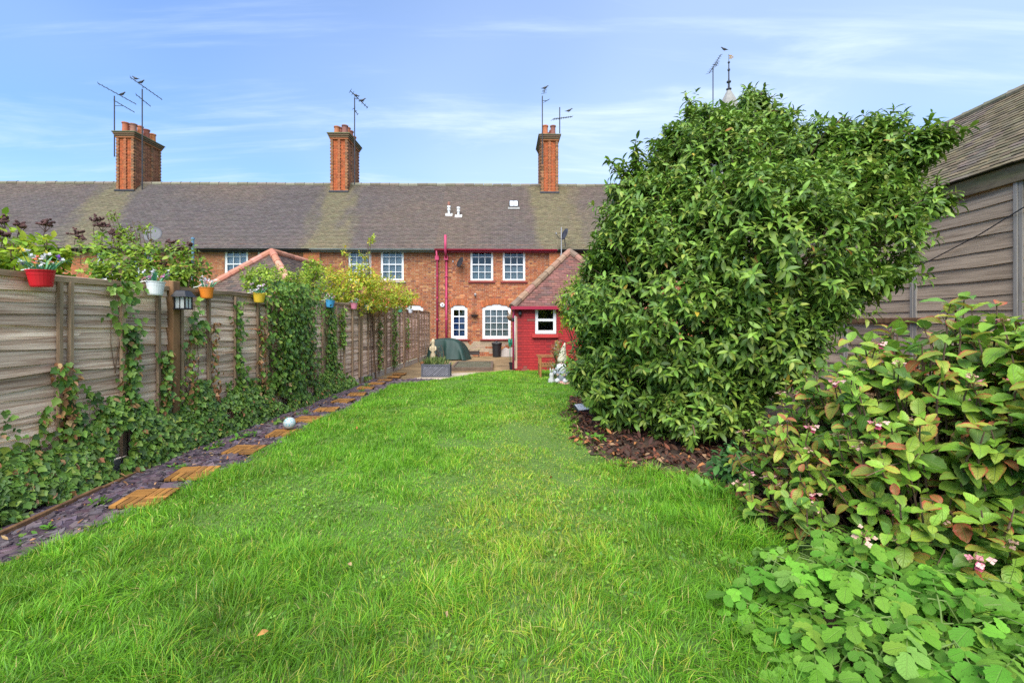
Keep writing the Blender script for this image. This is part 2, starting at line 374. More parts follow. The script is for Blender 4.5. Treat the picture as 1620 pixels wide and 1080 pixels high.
# ================================================================ the setting: ground, patio, path, beds, lawn base
def sheet(name, poly, z, m, kind='structure', thick=0.0):
    mb = MB(); n = len(poly); mb.add([(x, y, z) for x, y in poly], [tuple(range(n))])
    if thick:
        mb.v += [(x, y, z-thick) for x, y in poly]
        mb.f += [(i, i+n, (i+1) % n + n, (i+1) % n) for i in range(n)]; mb.c += [mb.col]*n
    o = mb.build(name, m); o['kind'] = kind; return o
sheet('ground', [(-300, -300), (300, -300), (300, 400), (-300, 400)], -.05, MAT['turf'])
sheet('patio', [(-3.62, 10.2), (-2.5, 10.2), (-2.5, 10.9), (-.7, 12.3), (2.9, 12.6), (2.9, 19.3), (-3.5, 19.2)], .0, MAT['patio'], thick=.05)
sheet('path', [(-2.62, 10.05), (-1.7, 10.4), (-.5, 12.2), (-.72, 12.95), (-1.55, 12.75), (-2.35, 11.9), (-2.68, 11.0)], .012, MAT['path'], thick=.02)
def wobble_sheet(name, x0, x1, y0, y1, step, inside, zf, m):
    xs = np.arange(x0, x1+step/2, step); ys = np.arange(y0, y1+step/2, step); X, Y = np.meshgrid(xs, ys); Z = zf(X, Y)
    nx = len(xs); V = np.c_[X.ravel(), Y.ravel(), Z.ravel()]
    T = []
    for j in range(len(ys)-1):
        for i in range(nx-1):
            if inside((xs[i]+xs[i+1])/2, (ys[j]+ys[j+1])/2):
                a = j*nx+i; T += [(a, a+1, a+nx+1), (a, a+nx+1, a+nx)]
    T = np.array(T); used = np.unique(T); mp = np.zeros(len(V), int); mp[used] = np.arange(len(used))
    o = put(name, np_mesh(name, V[used], mp[T], m=m)); o['kind'] = 'structure'; return o
LE = [(1.0, -2.98), (2.63, -2.96), (3.35, -2.86), (4.14, -2.74), (5.5, -2.76), (7.4, -2.70), (9.3, -2.68), (10.1, -2.62), (10.7, -2.1), (11.3, -1.62), (12.2, -.98), (12.75, -.72), (13.0, -.2)]
RE = [(1.0, 1.2), (1.84, 1.3), (2.38, 1.5), (3.0, 1.72), (3.8, 1.72), (4.43, 1.16), (5.2, .92), (5.8, .84), (7.2, 1.0), (8.2, 1.2), (10.5, 1.5), (13.0, 1.75)]
le = lambda y: np.interp(y, [a for a, b in LE], [b for a, b in LE]); re_ = lambda y: np.interp(y, [a for a, b in RE], [b for a, b in RE])
def lawn_z(x, y): return .035+.05*(fbm(np.asarray(x)*1.1, np.asarray(y)*1.1, 3)-.5)
wobble_sheet('lawn', -3.1, 2.0, .9, 13.0, .1, lambda x, y: le(y) < x < re_(y), lawn_z, MAT['turf'])
wobble_sheet('planting_bed', .6, 7.6, .9, 12.6, .12, lambda x, y: x > re_(y)-.12 and x < 7.2+.04*y and not (y > 12.4 and x > 0), lambda x, y: .008+.05*fbm(x*2.2, y*2.2, 9), MAT['soil'])
FX = lambda d: -3.94+.035*d            # line of the left fence
wobble_sheet('slate_bed', -4.2, -2.4, .9, 11.6, .1, lambda x, y: FX(y)+.05 < x < le(y)+.1 and x < -2.5, lambda x, y: -.012+.025*fbm(x*4, y*4, 5), MAT['soil'])

# ================================================================ bricks, tiles, windows
def open_at(o, z):
    if o['z0'] < z < o['z1']: return (o['u0'], o['u1'])
    r = o.get('rise', 0)
    if r and o['z1'] <= z < o['z1']+r:
        hw = (o['u1']-o['u0'])/2*math.sqrt(1-(z-o['z1'])/r); c = (o['u0']+o['u1'])/2; return (c-hw, c+hw)
def brick_rows(u0, u1, z0, z1, openings, seed=0):
    """yields (row, free intervals, bricks) of a Flemish bond wall clipped to its openings"""
    n = int(round((z1-z0)/.075)); ch = (z1-z0)/n
    for i in range(n):
        a, b = z0+i*ch, z0+(i+1)*ch; zc = (a+b)/2; fr = [(u0, u1)]
        for o in openings:
            q = open_at(o, zc)
            if q:
                nf = []
                for s, e in fr:
                    if q[0] > s: nf.append((s, min(e, q[0])))
                    if q[1] < e: nf.append((max(s, q[1]), e))
                fr = [x for x in nf if x[1]-x[0] > .004]
        br = []
        for s, e in fr:
            x = u0-.34+(.17 if i % 2 else 0); k = 0
            while x < e:
                w = .215 if k % 2 == 0 else .1025
                p, q = max(x, s+.003), min(x+w, e-.003)
                if q-p > .02: br.append((p, q))
                x += w+.01; k += 1
        yield i, a, b, fr, br
def brick_wall(bm, mm, u0, u1, z0, z1, openings, colf, depth=.22, back=None):
    for i, a, b, fr, br in brick_rows(u0, u1, z0, z1, openings):
        for s, e in fr: mm.box(s, e, 0, depth, a, b, skip='tbk')
        for p, q in br:
            pr = random.uniform(.004, .010)
            bm.box(p, q, -pr, .01, a+.005, b-.005, colf((p+q)/2, (a+b)/2), skip='k')
def tiles(mb, O, A, S, Nn, length, slope, interval, colf, tw=.17, gauge=.1, lift=.012, singles=None):
    """overlapping roof tiles on a plane: O corner, A along the eave, S up the slope, Nn normal; interval(s) -> (a,b) free run at height s"""
    O, A, S, Nn = Vector(O), Vector(A), Vector(S), Vector(Nn); n = int(slope/gauge)
    for i in range(n):
        s = i*gauge; a, b = interval(s+gauge/2); x = -tw/2 if i % 2 else 0
        while x < length:
            p, q = max(x+.003, a), min(x+tw-.003, b)
            if q-p > .03:
                h = lift+random.uniform(-.003, .006); sl = random.uniform(-.008, .008); l0 = O+Nn*h
                s0, s1 = s+sl, s+gauge*1.12
                c = colf(O+A*(p+q)/2+S*s)
                t0, t1 = .02, .003
                vs = [O+A*p+S*s0+Nn*(h), O+A*q+S*s0+Nn*(h+random.uniform(-.003, .003)), O+A*q+S*s1+Nn*t1, O+A*p+S*s1+Nn*t1,
                      O+A*p+S*s0+Nn*(h-t0), O+A*q+S*s0+Nn*(h-t0)]
                fs = [(0, 1, 2, 3), (4, 5, 1, 0), (4, 0, 3), (5, 2, 1)]
                if singles is not None and singles(O+A*(p+q)/2+S*s, vs, fs, c): pass
                else: mb.add(vs, fs, c)
            x += tw
PANE = {}
def window(root, u0, u1, z0, z1, cols, rows, rise=0, fw=.075, bar=.022, y=.05, sill='redsill', curtain=None, meeting=None, headc='white'):
    """part window (frame and glazing bars in one piece) > pane objects, recess, sill, curtain"""
    iu0, iu1, iz0, iz1 = u0+fw, u1-fw, z0+fw*1.15, z1-fw*.8
    xs, zs = [u0, iu0], [z0, iz0]; pw = (iu1-iu0-bar*(cols-1))/cols; pcs = []
    x = iu0
    for i in range(cols):
        xs.append(x+pw); pcs.append((x, x+pw)); x += pw
        if i < cols-1: xs.append(x+bar); x += bar
    xs.append(u1); bars = [bar]*(rows-1)
    if meeting is not None: bars[meeting] = bar*2.1
    ph = (iz1-iz0-sum(bars))/rows; z = iz0; rcs = []
    for j in range(rows):
        zs.append(z+ph); rcs.append((z, z+ph)); z += ph
        if j < rows-1: zs.append(z+bars[j]); z += bars[j]
    zs.append(z1)
    f = MB(); grid_solid(f, xs, zs, lambda i, j: not (i % 2 == 1 and j % 2 == 1), y-.02, y+.035)
    w = f.build('window', MAT['white'], root)
    for a, b in pcs:
        for c, d in rcs:
            key = (round(b-a, 3), round(d-c, 3))
            if key not in PANE: PANE[key] = MB().box(-.003, b-a+.003, 0, .006, -.003, d-c+.003).mesh('pane', MAT['pane'])
            put('pane', PANE[key], w, Matrix.Translation((a, y+.006+random.uniform(-.001, .001), c)) @ Matrix.Rotation(random.uniform(-.006, .006), 4, 'Z'))
    if rise:
        h = MB(); n = 14; c = (u0+u1)/2; hw = (u1-u0)/2
        top = [(c+hw*math.cos(math.pi*k/n), z1+.002+rise*(1-(math.cos(math.pi*k/n))**2)) for k in range(n+1)]
        pts = top; vs = [(a, yy, b) for yy in (y-.024, y+.03) for a, b in pts]; m = len(pts)
        fs = [tuple(range(m))[::-1], tuple(range(m, 2*m))]+[(i, (i+1) % m, (i+1) % m+m, i+m) for i in range(m)]
        h.add(vs, fs); h.build('frame_head', MAT['white'], w)
    r = MB().box(u0+.01, u1-.01, y+.04, y+.9, z0+.01, z1-.01, skip='f'); r.build('window_recess', MAT['room'], w)
    if sill:
        s = MB().box(u0-.09, u1+.09, -.07, .06, z0-.07, z0-.003); bv(s.build('window_sill', MAT[sill], w), .006)
    if curtain:
        cm, cz = curtain; q = MB(); k = 24
        vs = [(u0+.05+(u1-u0-.1)*i/k, y+.09+.012*math.sin(i*2.1), zz) for zz in (z0+.03, z0+(z1-z0)*cz-.02) for i in range(k+1)]
        q.add(vs, [(i, i+1, i+k+2, i+k+1) for i in range(k)]); q.build('curtain', MAT[cm], w, smooth=True)
    return w
def arch_ring(mb, c, hw, z, rise, colf, h=.24, t=.068):
    n = int(2*hw*1.05/t)
    for k in range(n):
        x = -1+2*(k+.5)/n; xx = c+x*(hw+.02); zz = z+rise*(1-x*x)+.004; a = x*.32
        dx, dz = math.sin(a), math.cos(a); wx, wz = math.cos(a)*t*.42, -math.sin(a)*t*.42
        P = [(xx-wx, zz-wz), (xx+wx, zz+wz), (xx+wx+dx*h, zz+wz+dz*h), (xx-wx+dx*h, zz-wz+dz*h)]
        pr = -.016-random.uniform(0, .003)
        mb.add([(p, pr, q) for p, q in P]+[(p, .02, q) for p, q in P], [(0, 1, 2, 3), (0, 4, 5, 1), (1, 5, 6, 2), (2, 6, 7, 3), (3, 7, 4, 0)], colf(xx, zz))
HW = 5.08; EAVE = 4.66; FY = lambda x: 19.0+(x+3.2)*math.tan(R(1.0)); RUN = 3.55
def brick_col(u, z, dark=0):
    r = random.random(); c = (.36, .115, .043)
    if r < .16: c = (.30, .085, .035)
    elif r < .26: c = (.22, .075, .04)
    elif r < .38: c = (.46, .19, .075)
    s = fbm(u*.8, z*1.4, 21); c = tuple(x*(.78+.44*s) for x in c)
    if dark: c = tuple(x*(1-.35*dark) for x in c); c = (c[0], c[1]*1.12, c[2]*1.15)
    if z < .6 and fbm(u*1.7, z*3, 5) > .52: c = (.36, .27, .18)
    return jit(c, .14, .06)
def roof_col(P, brown=0.):
    x, y = P.x, P.y; s = fbm(x*.9, y*.9, 31); s2 = fbm(x*.23+5, y*.5, 8)
    a = (.090, .073, .068); b = (.125, .090, .066); t = min(1, max(0, (s2-.35)*1.6+brown)); c = tuple(p*(1-t)+q*t for p, q in zip(a, b))
    m = 0
    for cx_, wd in ((-18.5, 1.7), (-8.1, 1.6), (1.9, 2.3)):
        dx = x-cx_-.12*(22-y); m = max(m, math.exp(-(dx/wd)**2*1.3)*(.30+.7*fbm(x*1.6, y*.5, 44)))
    m = max(m, .55*max(0, (y-22.1)/.6)*fbm(x*2.2, y, 3))
    m = max(0, min(.5, (m*(.55+.9*fbm(x*2.7, y*1.3, 77))-.30)*1.9)); mc = (.175, .15, .06)
    c = tuple(p*(1-m)+q*m for p, q in zip(c, mc))
    return jit(c, .11+.08*s, .04)
def chimney(root, u, z0, brown=False):
    """chimney of the house: stack > bricks, cap courses, pots"""
    w, l, y0 = .86, 1.75, 3.0; H = 10.55; zb = z0
    core = MB((.16, .10, .06)).box(u-w/2+.07, u+w/2-.07, y0+.07, y0+l-.07, zb-.8, H-.1)
    ch = core.build('chimney', MAT['mortar'], root)
    bm = MB(); n = int((H-.32-zb+.45)/.078)
    for i in range(n):
        a = zb-.42+i*.078; b = a+.070; wd = .10 if i % 2 else .145
        orange = lambda: jit((.40, .10, .033) if random.random() > .2 else (.31, .085, .03), .16)
        buff = lambda: jit((.29, .13, .06) if random.random() > .35 else (.18, .095, .05), .25)
        for pc in (-.5, 0, .5):       # pilasters on front and back, panels between
            cx_ = u+pc*(w-.13); hw_ = wd/2 if pc == 0 else .13/2+(wd-.13)/2
            cx_ -= 0 if pc == 0 else math.copysign((wd-.13)/2, pc)
            bm.box(cx_-hw_, cx_+hw_, y0, y0+.10, a, b, buff() if pc != 0 else jit((.33, .11, .045), .2)); bm.box(cx_-hw_, cx_+hw_, y0+l-.09, y0+l, a, b, buff())
        for s in (-1, 1):
            x0_, x1_ = u+s*.065+(0 if s > 0 else -(w/2-.2)), u+s*.065+(w/2-.2 if s > 0 else 0)
            for q in range(2):
                d = (x1_-x0_)/2; bm.box(x0_+q*d+.004, x0_+(q+1)*d-.004, y0+.055, y0+.09, a, b, orange())
        for s in (-1, 1):
            xs = u+s*w/2
            for k in range(4):
                yc = y0+.075+k*(l-.15)/3; h_ = wd*.5
                bm.box(min(xs, xs-s*.08), max(xs, xs-s*.08), max(y0+.10, yc-h_), min(y0+l-.10, yc+h_), a, b, buff())
            for k in range(6):
                d = (l-.15)/6; ya = y0+.075+k*d; bm.box(min(xs-s*.035, xs-s*.075), max(xs-s*.035, xs-s*.075), ya+.01, ya+d-.01, a, b, jit((.26, .10, .05), .3))
    bm.build('brick', MAT['brick'], ch, kind='stuff')
    for k, (e, zt, hh, c) in enumerate(((.02, H-.34, .075, (.36, .12, .05)), (.05, H-.26, .075, (.16, .10, .06)), (.085, H-.18, .075, (.17, .10, .06)), (.12, H-.10, .06, (.125, .12, .065)))):
        bv(MB(jit(c, .1)).box(u-w/2-e, u+w/2+e, y0-e, y0+l+e, zt, zt+hh).build('cap_course', MAT['brick'], ch), .012)
    bv(MB().box(u-w/2-.04, u+w/2+.04, y0-.05, y0-.005, zb-.50, zb-.42).build('lead_flashing', MAT['dmetal'], ch), .005)
    for i in range(2):
        for j in range(4):
            c = jit(((.40, .13, .06), (.30, .10, .07), (.46, .16, .05), (.26, .11, .08))[(i*3+j) % 4], .15); hh = random.choice((.42, .48, .54)); rr = random.uniform(.125, .15)
            p = MB(c).lathe([(rr*1.1, 0), (rr*1.05, .05), (rr*.93, hh*.5), (rr*.92, hh-.06), (rr*1.12, hh-.05), (rr*1.12, hh), (rr*.8, hh), (rr*.8, hh-.15)], 14, at=(u-.19+.38*i, y0+.28+j*.4, H-.045))
            p.build('chimney_pot', MAT['terracotta'], ch, smooth=False)
RIDGE = None
def terrace_house(name, X0, label, mirror=False, du=0., gutter='crimson', chim=False, pipes=(), detail=True, brown=0., darkb=0., sill='redsill', pier=False, curt=('net', .5), groundwin=True):
    global RIDGE
    root = thing(name, label, 'house', (X0, FY(X0), 0), R(1.0), 'brick terrace houses in the row')
    mu = lambda a, b: ((HW-b+du, HW-a+du) if mirror else (a+du, b+du))
    up = [mu(1.46, 2.41), mu(2.81, 3.75)]; g1 = mu(.65, 1.33); g2 = mu(1.96, 3.15)
    ops = [dict(u0=a, u1=b, z0=3.13, z1=4.50) for a, b in up]
    if groundwin: ops += [dict(u0=g1[0], u1=g1[1], z0=.72, z1=2.02, rise=.13), dict(u0=g2[0], u1=g2[1], z0=.72, z1=2.02, rise=.15)]
    bm, mm = MB(), MB(); cf = lambda u, z: brick_col(u+X0, z, darkb)
    brick_wall(bm, mm, 0.002, HW-.002, -.05, EAVE, ops, cf)
    mm.add([(0, 7.0, -.05), (HW, 7.0, -.05), (HW, 7.0, EAVE), (0, 7.0, EAVE)], [(0, 1, 2, 3)])
    for x in (0.002, HW-.002): mm.add([(x, .22, -.05), (x, 7, -.05), (x, 7, EAVE), (x, 3.55, EAVE+RUN-.1), (x, .22, EAVE)], [(0, 1, 2, 3, 4)])
    if groundwin:
        for (a, b), rs in ((g1, .13), (g2, .15)): arch_ring(bm, (a+b)/2, (b-a)/2, 2.02, rs, lambda u, z: jit((.40, .115, .04), .2))
    mm.build('wall', MAT['mortar'], root); bm.build('brick', MAT['brick'], root, kind='stuff')
    for i, (a, b) in enumerate(up): window(root, a, b, 3.13, 4.50, 3, 4, meeting=1, sill=sill, curtain=curt, fw=.085)
    if groundwin:
        window(root, *g1, .72, 2.02, 2, 4, rise=.13, sill=sill, curtain=('drape', .72), meeting=2, fw=.11)
        window(root, *g2, .72, 2.02, 4, 4, rise=.15, sill=sill, curtain=('net', 1.0), fw=.11)
    # roof: underlay, tiles, ridge
    z0 = EAVE-.02; e = -.28
    ru = MB(); y1, zr = RUN, z0+RUN; yb = 2*RUN
    ru.add([(.001, e, z0+e), (HW-.001, e, z0+e), (HW-.001, y1, zr), (.001, y1, zr), (.001, yb, z0), (HW-.001, yb, z0)], [(0, 1, 2, 3), (3, 2, 5, 4)])
    rf = ru.build('roof', MAT['under'], root)
    tb = MB(); s2 = math.sqrt(.5); wc = root.location
    tiles(tb, (0, e, z0+e+.01), (1, 0, 0), (0, s2, s2), (0, -s2, s2), HW, (y1-e)/s2, lambda s: (0, HW), lambda P: roof_col(P+wc, brown), lift=.017)
    tb.build('roof_tile', MAT['tile'], rf, kind='stuff')
    if RIDGE is None:
        RIDGE = [MB(jit((.17, .15, .105), .25)).tube([(0, 0, 0), (.4, 0, .004), (.44, 0, .008)], [.11, .11, .118], 10).mesh('ridge_tile', MAT['ridge']) for _ in range(4)]
    for k in range(11): put('ridge_tile', random.choice(RIDGE), rf, Matrix.Translation((k*HW/11+.01, y1, zr-.02+random.uniform(-.008, .008))) @ Matrix.Scale(1.02, 4))
    gz = z0-.30; ga, gb = .01, HW-.01
    q = MB(); n = 8; prof = [(.065*math.cos(math.pi+math.pi*k/n), .065*math.sin(math.pi+math.pi*k/n)) for k in range(n+1)]+[(.052*math.cos(2*math.pi-math.pi*k/n), .052*math.sin(2*math.pi-math.pi*k/n)) for k in range(n+1)]
    m_ = len(prof); q.add([(x, e-.03+a, gz+.08+b) for x in (ga, gb) for a, b in prof], [(i, (i+1) % m_, (i+1) % m_+m_, i+m_) for i in range(m_)]+[tuple(range(m_))[::-1], tuple(range(m_, 2*m_))])
    q.build('gutter', MAT[gutter], root, smooth=False)
    fb = MB().box(ga, gb, -.20, -.17, gz-.03, gz+.13); fb.build('fascia_board', MAT[gutter], root)
    so_ = MB().box(ga, gb, -.165, -.02, gz-.03, gz-.01); so_.build('soffit', MAT[gutter], root)
    for (u, r_, top, mname) in pipes:
        pts = [(u, -.09, .02), (u, -.09, gz-.25)] + ([(u, -e*-1-.04, gz+.02)] if top is None else [(u, -.09, 4.0), (u, -.42, 4.35), (u, -.42, top)])
        if top is None: pts = [(u, -.09, .02), (u, -.09, 3.9), (u, e-.03, gz+.02)]
        p = MB().tube(pts, r_, 12); dp = p.build('downpipe', MAT[mname], root, smooth=True)
        for zz in (.6, 1.5, 2.4, 3.3): bv(MB().lathe([(r_*1.02, 0), (r_*1.3, .005), (r_*1.3, .06), (r_*1.02, .065)], 12, at=(u, -.09, zz)).build('pipe_collar', MAT[mname], dp), .002)
        bv(MB().box(u-.08, u+.08, -.20, -.03, 3.98, 4.16).build('pipe_hopper', MAT[mname], dp), .01)
    if pier:
        u = HW if not mirror else 0
        pm, pb = MB(), MB()
        for i, a, b, fr, br in brick_rows(u-.33, u+.33, 2.6, EAVE-.32, []):
            for p, q_ in br: pb.box(p, q_, -.13-random.uniform(0, .006), -.02, a+.005, b-.005, jit((.47, .15, .05), .16))
        pm.box(u-.33, u+.33, -.122, .0, 2.6, EAVE-.32, skip='k')
        pw = pm.build('party_pier', MAT['mortar'], root); pb.build('brick', MAT['brick'], pw, kind='stuff')
    if chim: chimney(root, 0 if mirror else HW, EAVE+RUN-.05)
    return root
A_ = terrace_house('terrace_house', -3.2, 'brick terrace house with crimson gutter, pink pipes and four white windows', gutter='crimson', chim=True, pier=True, brown=.25,
                   pipes=((.09, .036, None, 'pink'), (.47, .05, 4.98, 'pink')), curt=('net', .48))
B_ = terrace_house('terrace_house', -3.2-HW, 'brick terrace house next left, grey gutter, windows half hidden by yellowing climber', mirror=True, du=.14, gutter='greyg', chim=True, pier=True, darkb=.25, sill='concrete', curt=('net', .98))
C_ = terrace_house('terrace_house', -3.2-2*HW, 'brick terrace house with black gutter behind the hipped neighbouring roof', gutter='black', sill='concrete', darkb=.1, curt=('net', .98))
D_ = terrace_house('terrace_house', -3.2-3*HW, 'brick terrace house under the leftmost tall chimney with the five pots', mirror=True, gutter='black', chim=True, sill='concrete', curt=('net', .98), groundwin=False)
E_ = terrace_house('terrace_house', -3.2-4*HW, 'brick terrace house at the far left end, mostly behind the bright shrubs', gutter='black', sill='concrete', groundwin=False)
F_ = terrace_house('terrace_house', -3.2-5*HW, 'brick terrace house whose plain roof leaves the photo at left edge', mirror=True, gutter='black', sill='concrete', groundwin=False)
G_ = terrace_house('terrace_house', -3.2+HW, 'brick terrace house with white gutter beside the laurel, right of crimson gutter', mirror=True, gutter='black', sill='concrete', groundwin=False, brown=.2)
H_ = terrace_house('terrace_house', -3.2+2*HW, 'brick terrace house hidden behind the laurel, its aerial showing above', gutter='black', chim=True, sill='concrete', groundwin=False)
# things let into our roof
sk = Vector((.07, 21.0, 0))
def on_roof(x, s, off=.0):      # point on the front roof slope at x, s metres back from the facade
    y = FY(x)+s; return Vector((x, y-off*.7, EAVE-.02+s+off*.7))
m45 = Matrix.Rotation(R(45), 4, 'X')
rw = MB(); grid_solid(rw, [-.22, -.18, -.008, .008, .18, .22], [-.27, -.23, .23, .27], lambda i, j: not (j == 1 and i in (1, 3)), -.09, .02)
p_ = on_roof(.08, 2.27); t = thing('roof_window', 'small square rooflight set in the tiles above the white windows', 'skylight', p_, R(1)); t.rotation_euler = (R(-45), 0, R(1))
rw.build('frame', MAT['dmetal'], t)
for a, b in ((-.18, -.008), (.008, .18)): MB((.75, .78, .8)).box(a, b, -.07, -.06, -.23, .23).build('pane', MAT['paint'], t)
MB().box(-.27, .27, -.05, -.03, -.45, -.28).build('lead_apron', MAT['lead'], t)
for i, (x, s, lb) in enumerate(((-2.86, 1.62, 'left of two white boiler flues rising through the roof tiles'), (-2.42, 1.55, 'right of two white boiler flues rising through the roof tiles'))):
    p_ = on_roof(x, s); t = thing('roof_flue', lb, 'flue', p_, 0, 'boiler flues on the roof')
    MB((.72, .72, .70)).lathe([(.05, -.1), (.05, .2), (.075, .22), (.075, .28), (.055, .29), (.055, .34), (.08, .35), (.08, .42), (.02, .44)], 14).build('flue_pipe', MAT['paint'], t)
    MB((.6, .6, .58)).add([(-.16, -.09, -.06), (.16, -.09, -.06), (.16, .07, .10), (-.16, .07, .10)], [(0, 1, 2, 3)]).build('flashing', MAT['paint'], t)
    if i == 0: MB((.30, .12, .08)).lathe([(.06, .45), (.06, .58), (.04, .6)], 12).build('flue_cap', MAT['paint'], t)

# ================================================================ the hipped outbuildings
def outbuilding(name, cx_, label, red, y0=13.1, hw=1.775, back=None, singles=0):
    root = thing(name, label, 'outbuilding', (cx_, y0, 0)); ez = 1.93; yb = FY(cx_)-y0-.06
    zt = ez+hw+.06
    bm, mm = MB(), MB((.19, .012, .014)) if red else MB(); redc = lambda: jit((.33, .017, .018), .16, .05) if random.random() > .15 else jit((.24, .016, .018), .2)
    wu = (-hw+.56, -hw+1.17); ops = [dict(u0=wu[0], u1=wu[1], z0=1.10, z1=1.86)] if red else []
    cols = redc if red else (lambda: brick_col(random.random()*9, 1.4))
    shared = {}
    k = 0
    for i, a, b, fr, br in brick_rows(-hw, hw, -.05, ez-.02, ops):
        for s, e in fr: mm.box(s, e, 0, .2, a, b, skip='tbk')
        for p, q in br:
            pr = random.uniform(.003, .008)
            if red and q < -hw+2.25 and k < 300:
                key = (round(q-p, 2), k % 3)
                if key not in shared: shared[key] = bv_mesh(q-p, b-a, redc())
                
                if random.random() < .03 or (a < .2 and random.random() < .25): key = (key[0], 9); shared.setdefault(key, bv_mesh(q-p, b-a, random.choice(((.30, .10, .05), (.16, .035, .028), (.26, .07, .05)))))
                put('brick', shared[key], root, Matrix.Translation((p, -pr, a+.005))); k += 1
            else: bm.box(p, q, -pr, .01, a+.005, b-.005, cols(), skip='k')
    # side walls
    for s in (-1, 1):
        x = s*hw
        mm.add([(x, 0.0, -.05), (x, yb, -.05), (x, yb, ez), (x, 0.0, ez)], [(0, 1, 2, 3)])
        n = int((ez+.05)/.075)
        for i in range(n):
            a = -.05+i*.075; yy = .12 if i % 2 else .01
            while yy < yb-.1:
                bm.box(min(x, x+s*.006), max(x, x+s*.006), yy, min(yb, yy+.215), a+.005, a+.07, cols() if red else brick_col(yy, a)); yy += .225
    mm.build('wall', MAT['redpaint'] if red else MAT['mortar'], root)
    bm.build('brick', MAT['redpaint'] if red else MAT['brick'], root, kind='stuff')
    s2 = math.sqrt(.5); ov = .1; z0 = ez-ov; h_ = hw+ov
    ru = MB(); P = [(-h_, -ov, z0), (h_, -ov, z0), (0, h_-ov, z0+h_), (-h_, yb, z0), (h_, yb, z0), (0, yb, z0+h_)]
    ru.add(P, [(0, 1, 2), (0, 2, 5, 3), (1, 4, 5, 2)]); rf = ru.build('roof', MAT['under'], root)
    tb = MB(); tc_ = (lambda P: jit((.165, .072, .056) if random.random() > .25 else (.115, .062, .052), .22)) if red else (lambda P: jit((.105, .072, .055) if random.random() > .25 else (.075, .058, .05), .25))
    sl = h_/s2
    tiles(tb, (-h_, -ov, z0+.012), (1, 0, 0), (0, s2, s2), (0, -s2, s2), 2*h_, sl, lambda s: (s*s2, 2*h_-s*s2), tc_)
    L_ = yb+ov
    tiles(tb, (-h_, -ov, z0+.012), (0, 1, 0), (s2, 0, s2), (-s2, 0, s2), L_, sl, lambda s: (s*s2, L_), tc_)
    tiles(tb, (h_, -ov, z0+.012), (0, 1, 0), (-s2, 0, s2), (s2, 0, s2), L_, sl, lambda s: (s*s2, L_), tc_)
    tb.build('roof_tile', MAT['tile'], rf, kind='stuff')
    hc = ((.30, .16, .11), (.26, .17, .11), (.22, .15, .10)) if red else ((.47, .21, .14), (.50, .24, .16), (.42, .17, .11))
    apex = Vector((0, h_-ov, z0+h_+.03))
    def run(p, q, n):
        for k in range(n):
            a, b = p+(q-p)*(k/n), p+(q-p)*((k+1.1)/n)
            MB(jit(random.choice(hc), .14)).tube([a, a+(b-a)*.85, b], [.118, .105, .10], 10).build('hip_tile', MAT['ridge'], rf)
    run(Vector((-h_, -ov, z0+.03)), apex, 9); run(Vector((h_, -ov, z0+.03)), apex, 9); run(Vector((0, yb, z0+h_+.03)), apex, 9)
    if red:
        window(root, *wu, 1.10, 1.86, 1, 2, sill=None, fw=.085, bar=.075)
        bv(MB((.40, .028, .025)).box(wu[0]-.09, wu[1]+.06, -.09, .03, .985, 1.085).build('window_sill', MAT['redpaint'], root), .008)
        MB().bar((-h_-.03, -ov-.05, z0+.01), (h_, -ov-.05, z0+.01), .10, .09).build('gutter', MAT['crimson'], root)
        MB().tube([(-hw-.02, -.02, z0), (-hw-.06, .06, z0-.2), (-hw-.06, .06, .05)], .035, 10).build('downpipe', MAT['pink'], root, smooth=True)
        bv(MB((.42, .28, .2)).box(-hw-.035, -hw+.045, -.012, -.0085, .1, 1.6).build('bare_brick_edge', MAT['matt'], root), .001)
        MB((.6, .55, .5)).tube([(-hw-.02, -.03, .35), (-hw-.02, -.03, 1.62)], .013, 8).build('cable_conduit', MAT['paint'], root, smooth=True)
        MB((.02, .02, .022)).lathe([(.03, 0), (.055, .03), (.05, .1), (.02, .13)], 12, at=(-hw+.13, -.07, 1.62)).bar((-hw+.13, -.07, 1.73), (-hw+.13, .0, 1.76), .03, .03).build('wall_lamp', MAT['paint'], root)
        MB((.02, .02, .022)).lathe([(.03, 0), (.05, .03), (.045, .09), (.02, .11)], 12, at=(-hw-.07, .05, 1.45)).build('wall_lamp', MAT['paint'], root)
    return root
def bv_mesh(w, h, c):
    return MB(c).box(.0, w, 0, .012, 0, h-.01, skip='k').mesh('brick', MAT['redpaint'])
outbuilding('outbuilding', 1.88, 'low red painted brick outbuilding with hipped tile roof beside the laurel', True)
outbuilding('outbuilding', -7.85, 'neighbouring brick outbuilding with salmon ridge tiles above the fence', False)
# ================================================================ left fence
FD0 = 1.26; FA = math.atan2(1, .035); fence = thing('panel_fence', 'weathered wooden panel fence with waney planks along the slate strip', 'fence', (FX(FD0), FD0, 0), FA)
fl = lambda d: (d-FD0)/math.sin(FA)            # depth -> local x
def plank_mesh(L_, seed, h=.132, wav=.015):
    r = random.Random(seed); n = 16; mb = MB(); vs = []
    ph = [r.uniform(0, 6) for _ in range(4)]
    for i in range(n+1):
        x = L_*i/n; lo = wav*(math.sin(x*3.3+ph[0])+.6*math.sin(x*8.7+ph[1])+.3*math.sin(x*17+ph[3])); bow = .006*math.sin(x*1.9+ph[2])
        vs += [(x, -.021+bow, lo), (x, -.006+bow*.5, h), (x, .006+bow*.5, h), (x, -.018+bow, lo+.002)]
    fs = []
    for i in range(n):
        a = i*4; b = a+4; fs += [(a, b, b+1, a+1), (a+1, b+1, b+2, a+2), (a+2, b+2, b+3, a+3), (a+3, b+3, b, a)]
    fs += [(0, 1, 2, 3), (n*4+3, n*4+2, n*4+1, n*4)]
    mb.add(vs, fs); return mb.mesh('plank', MAT['fence'])
PL = [plank_mesh(1.0, s) for s in range(8)]
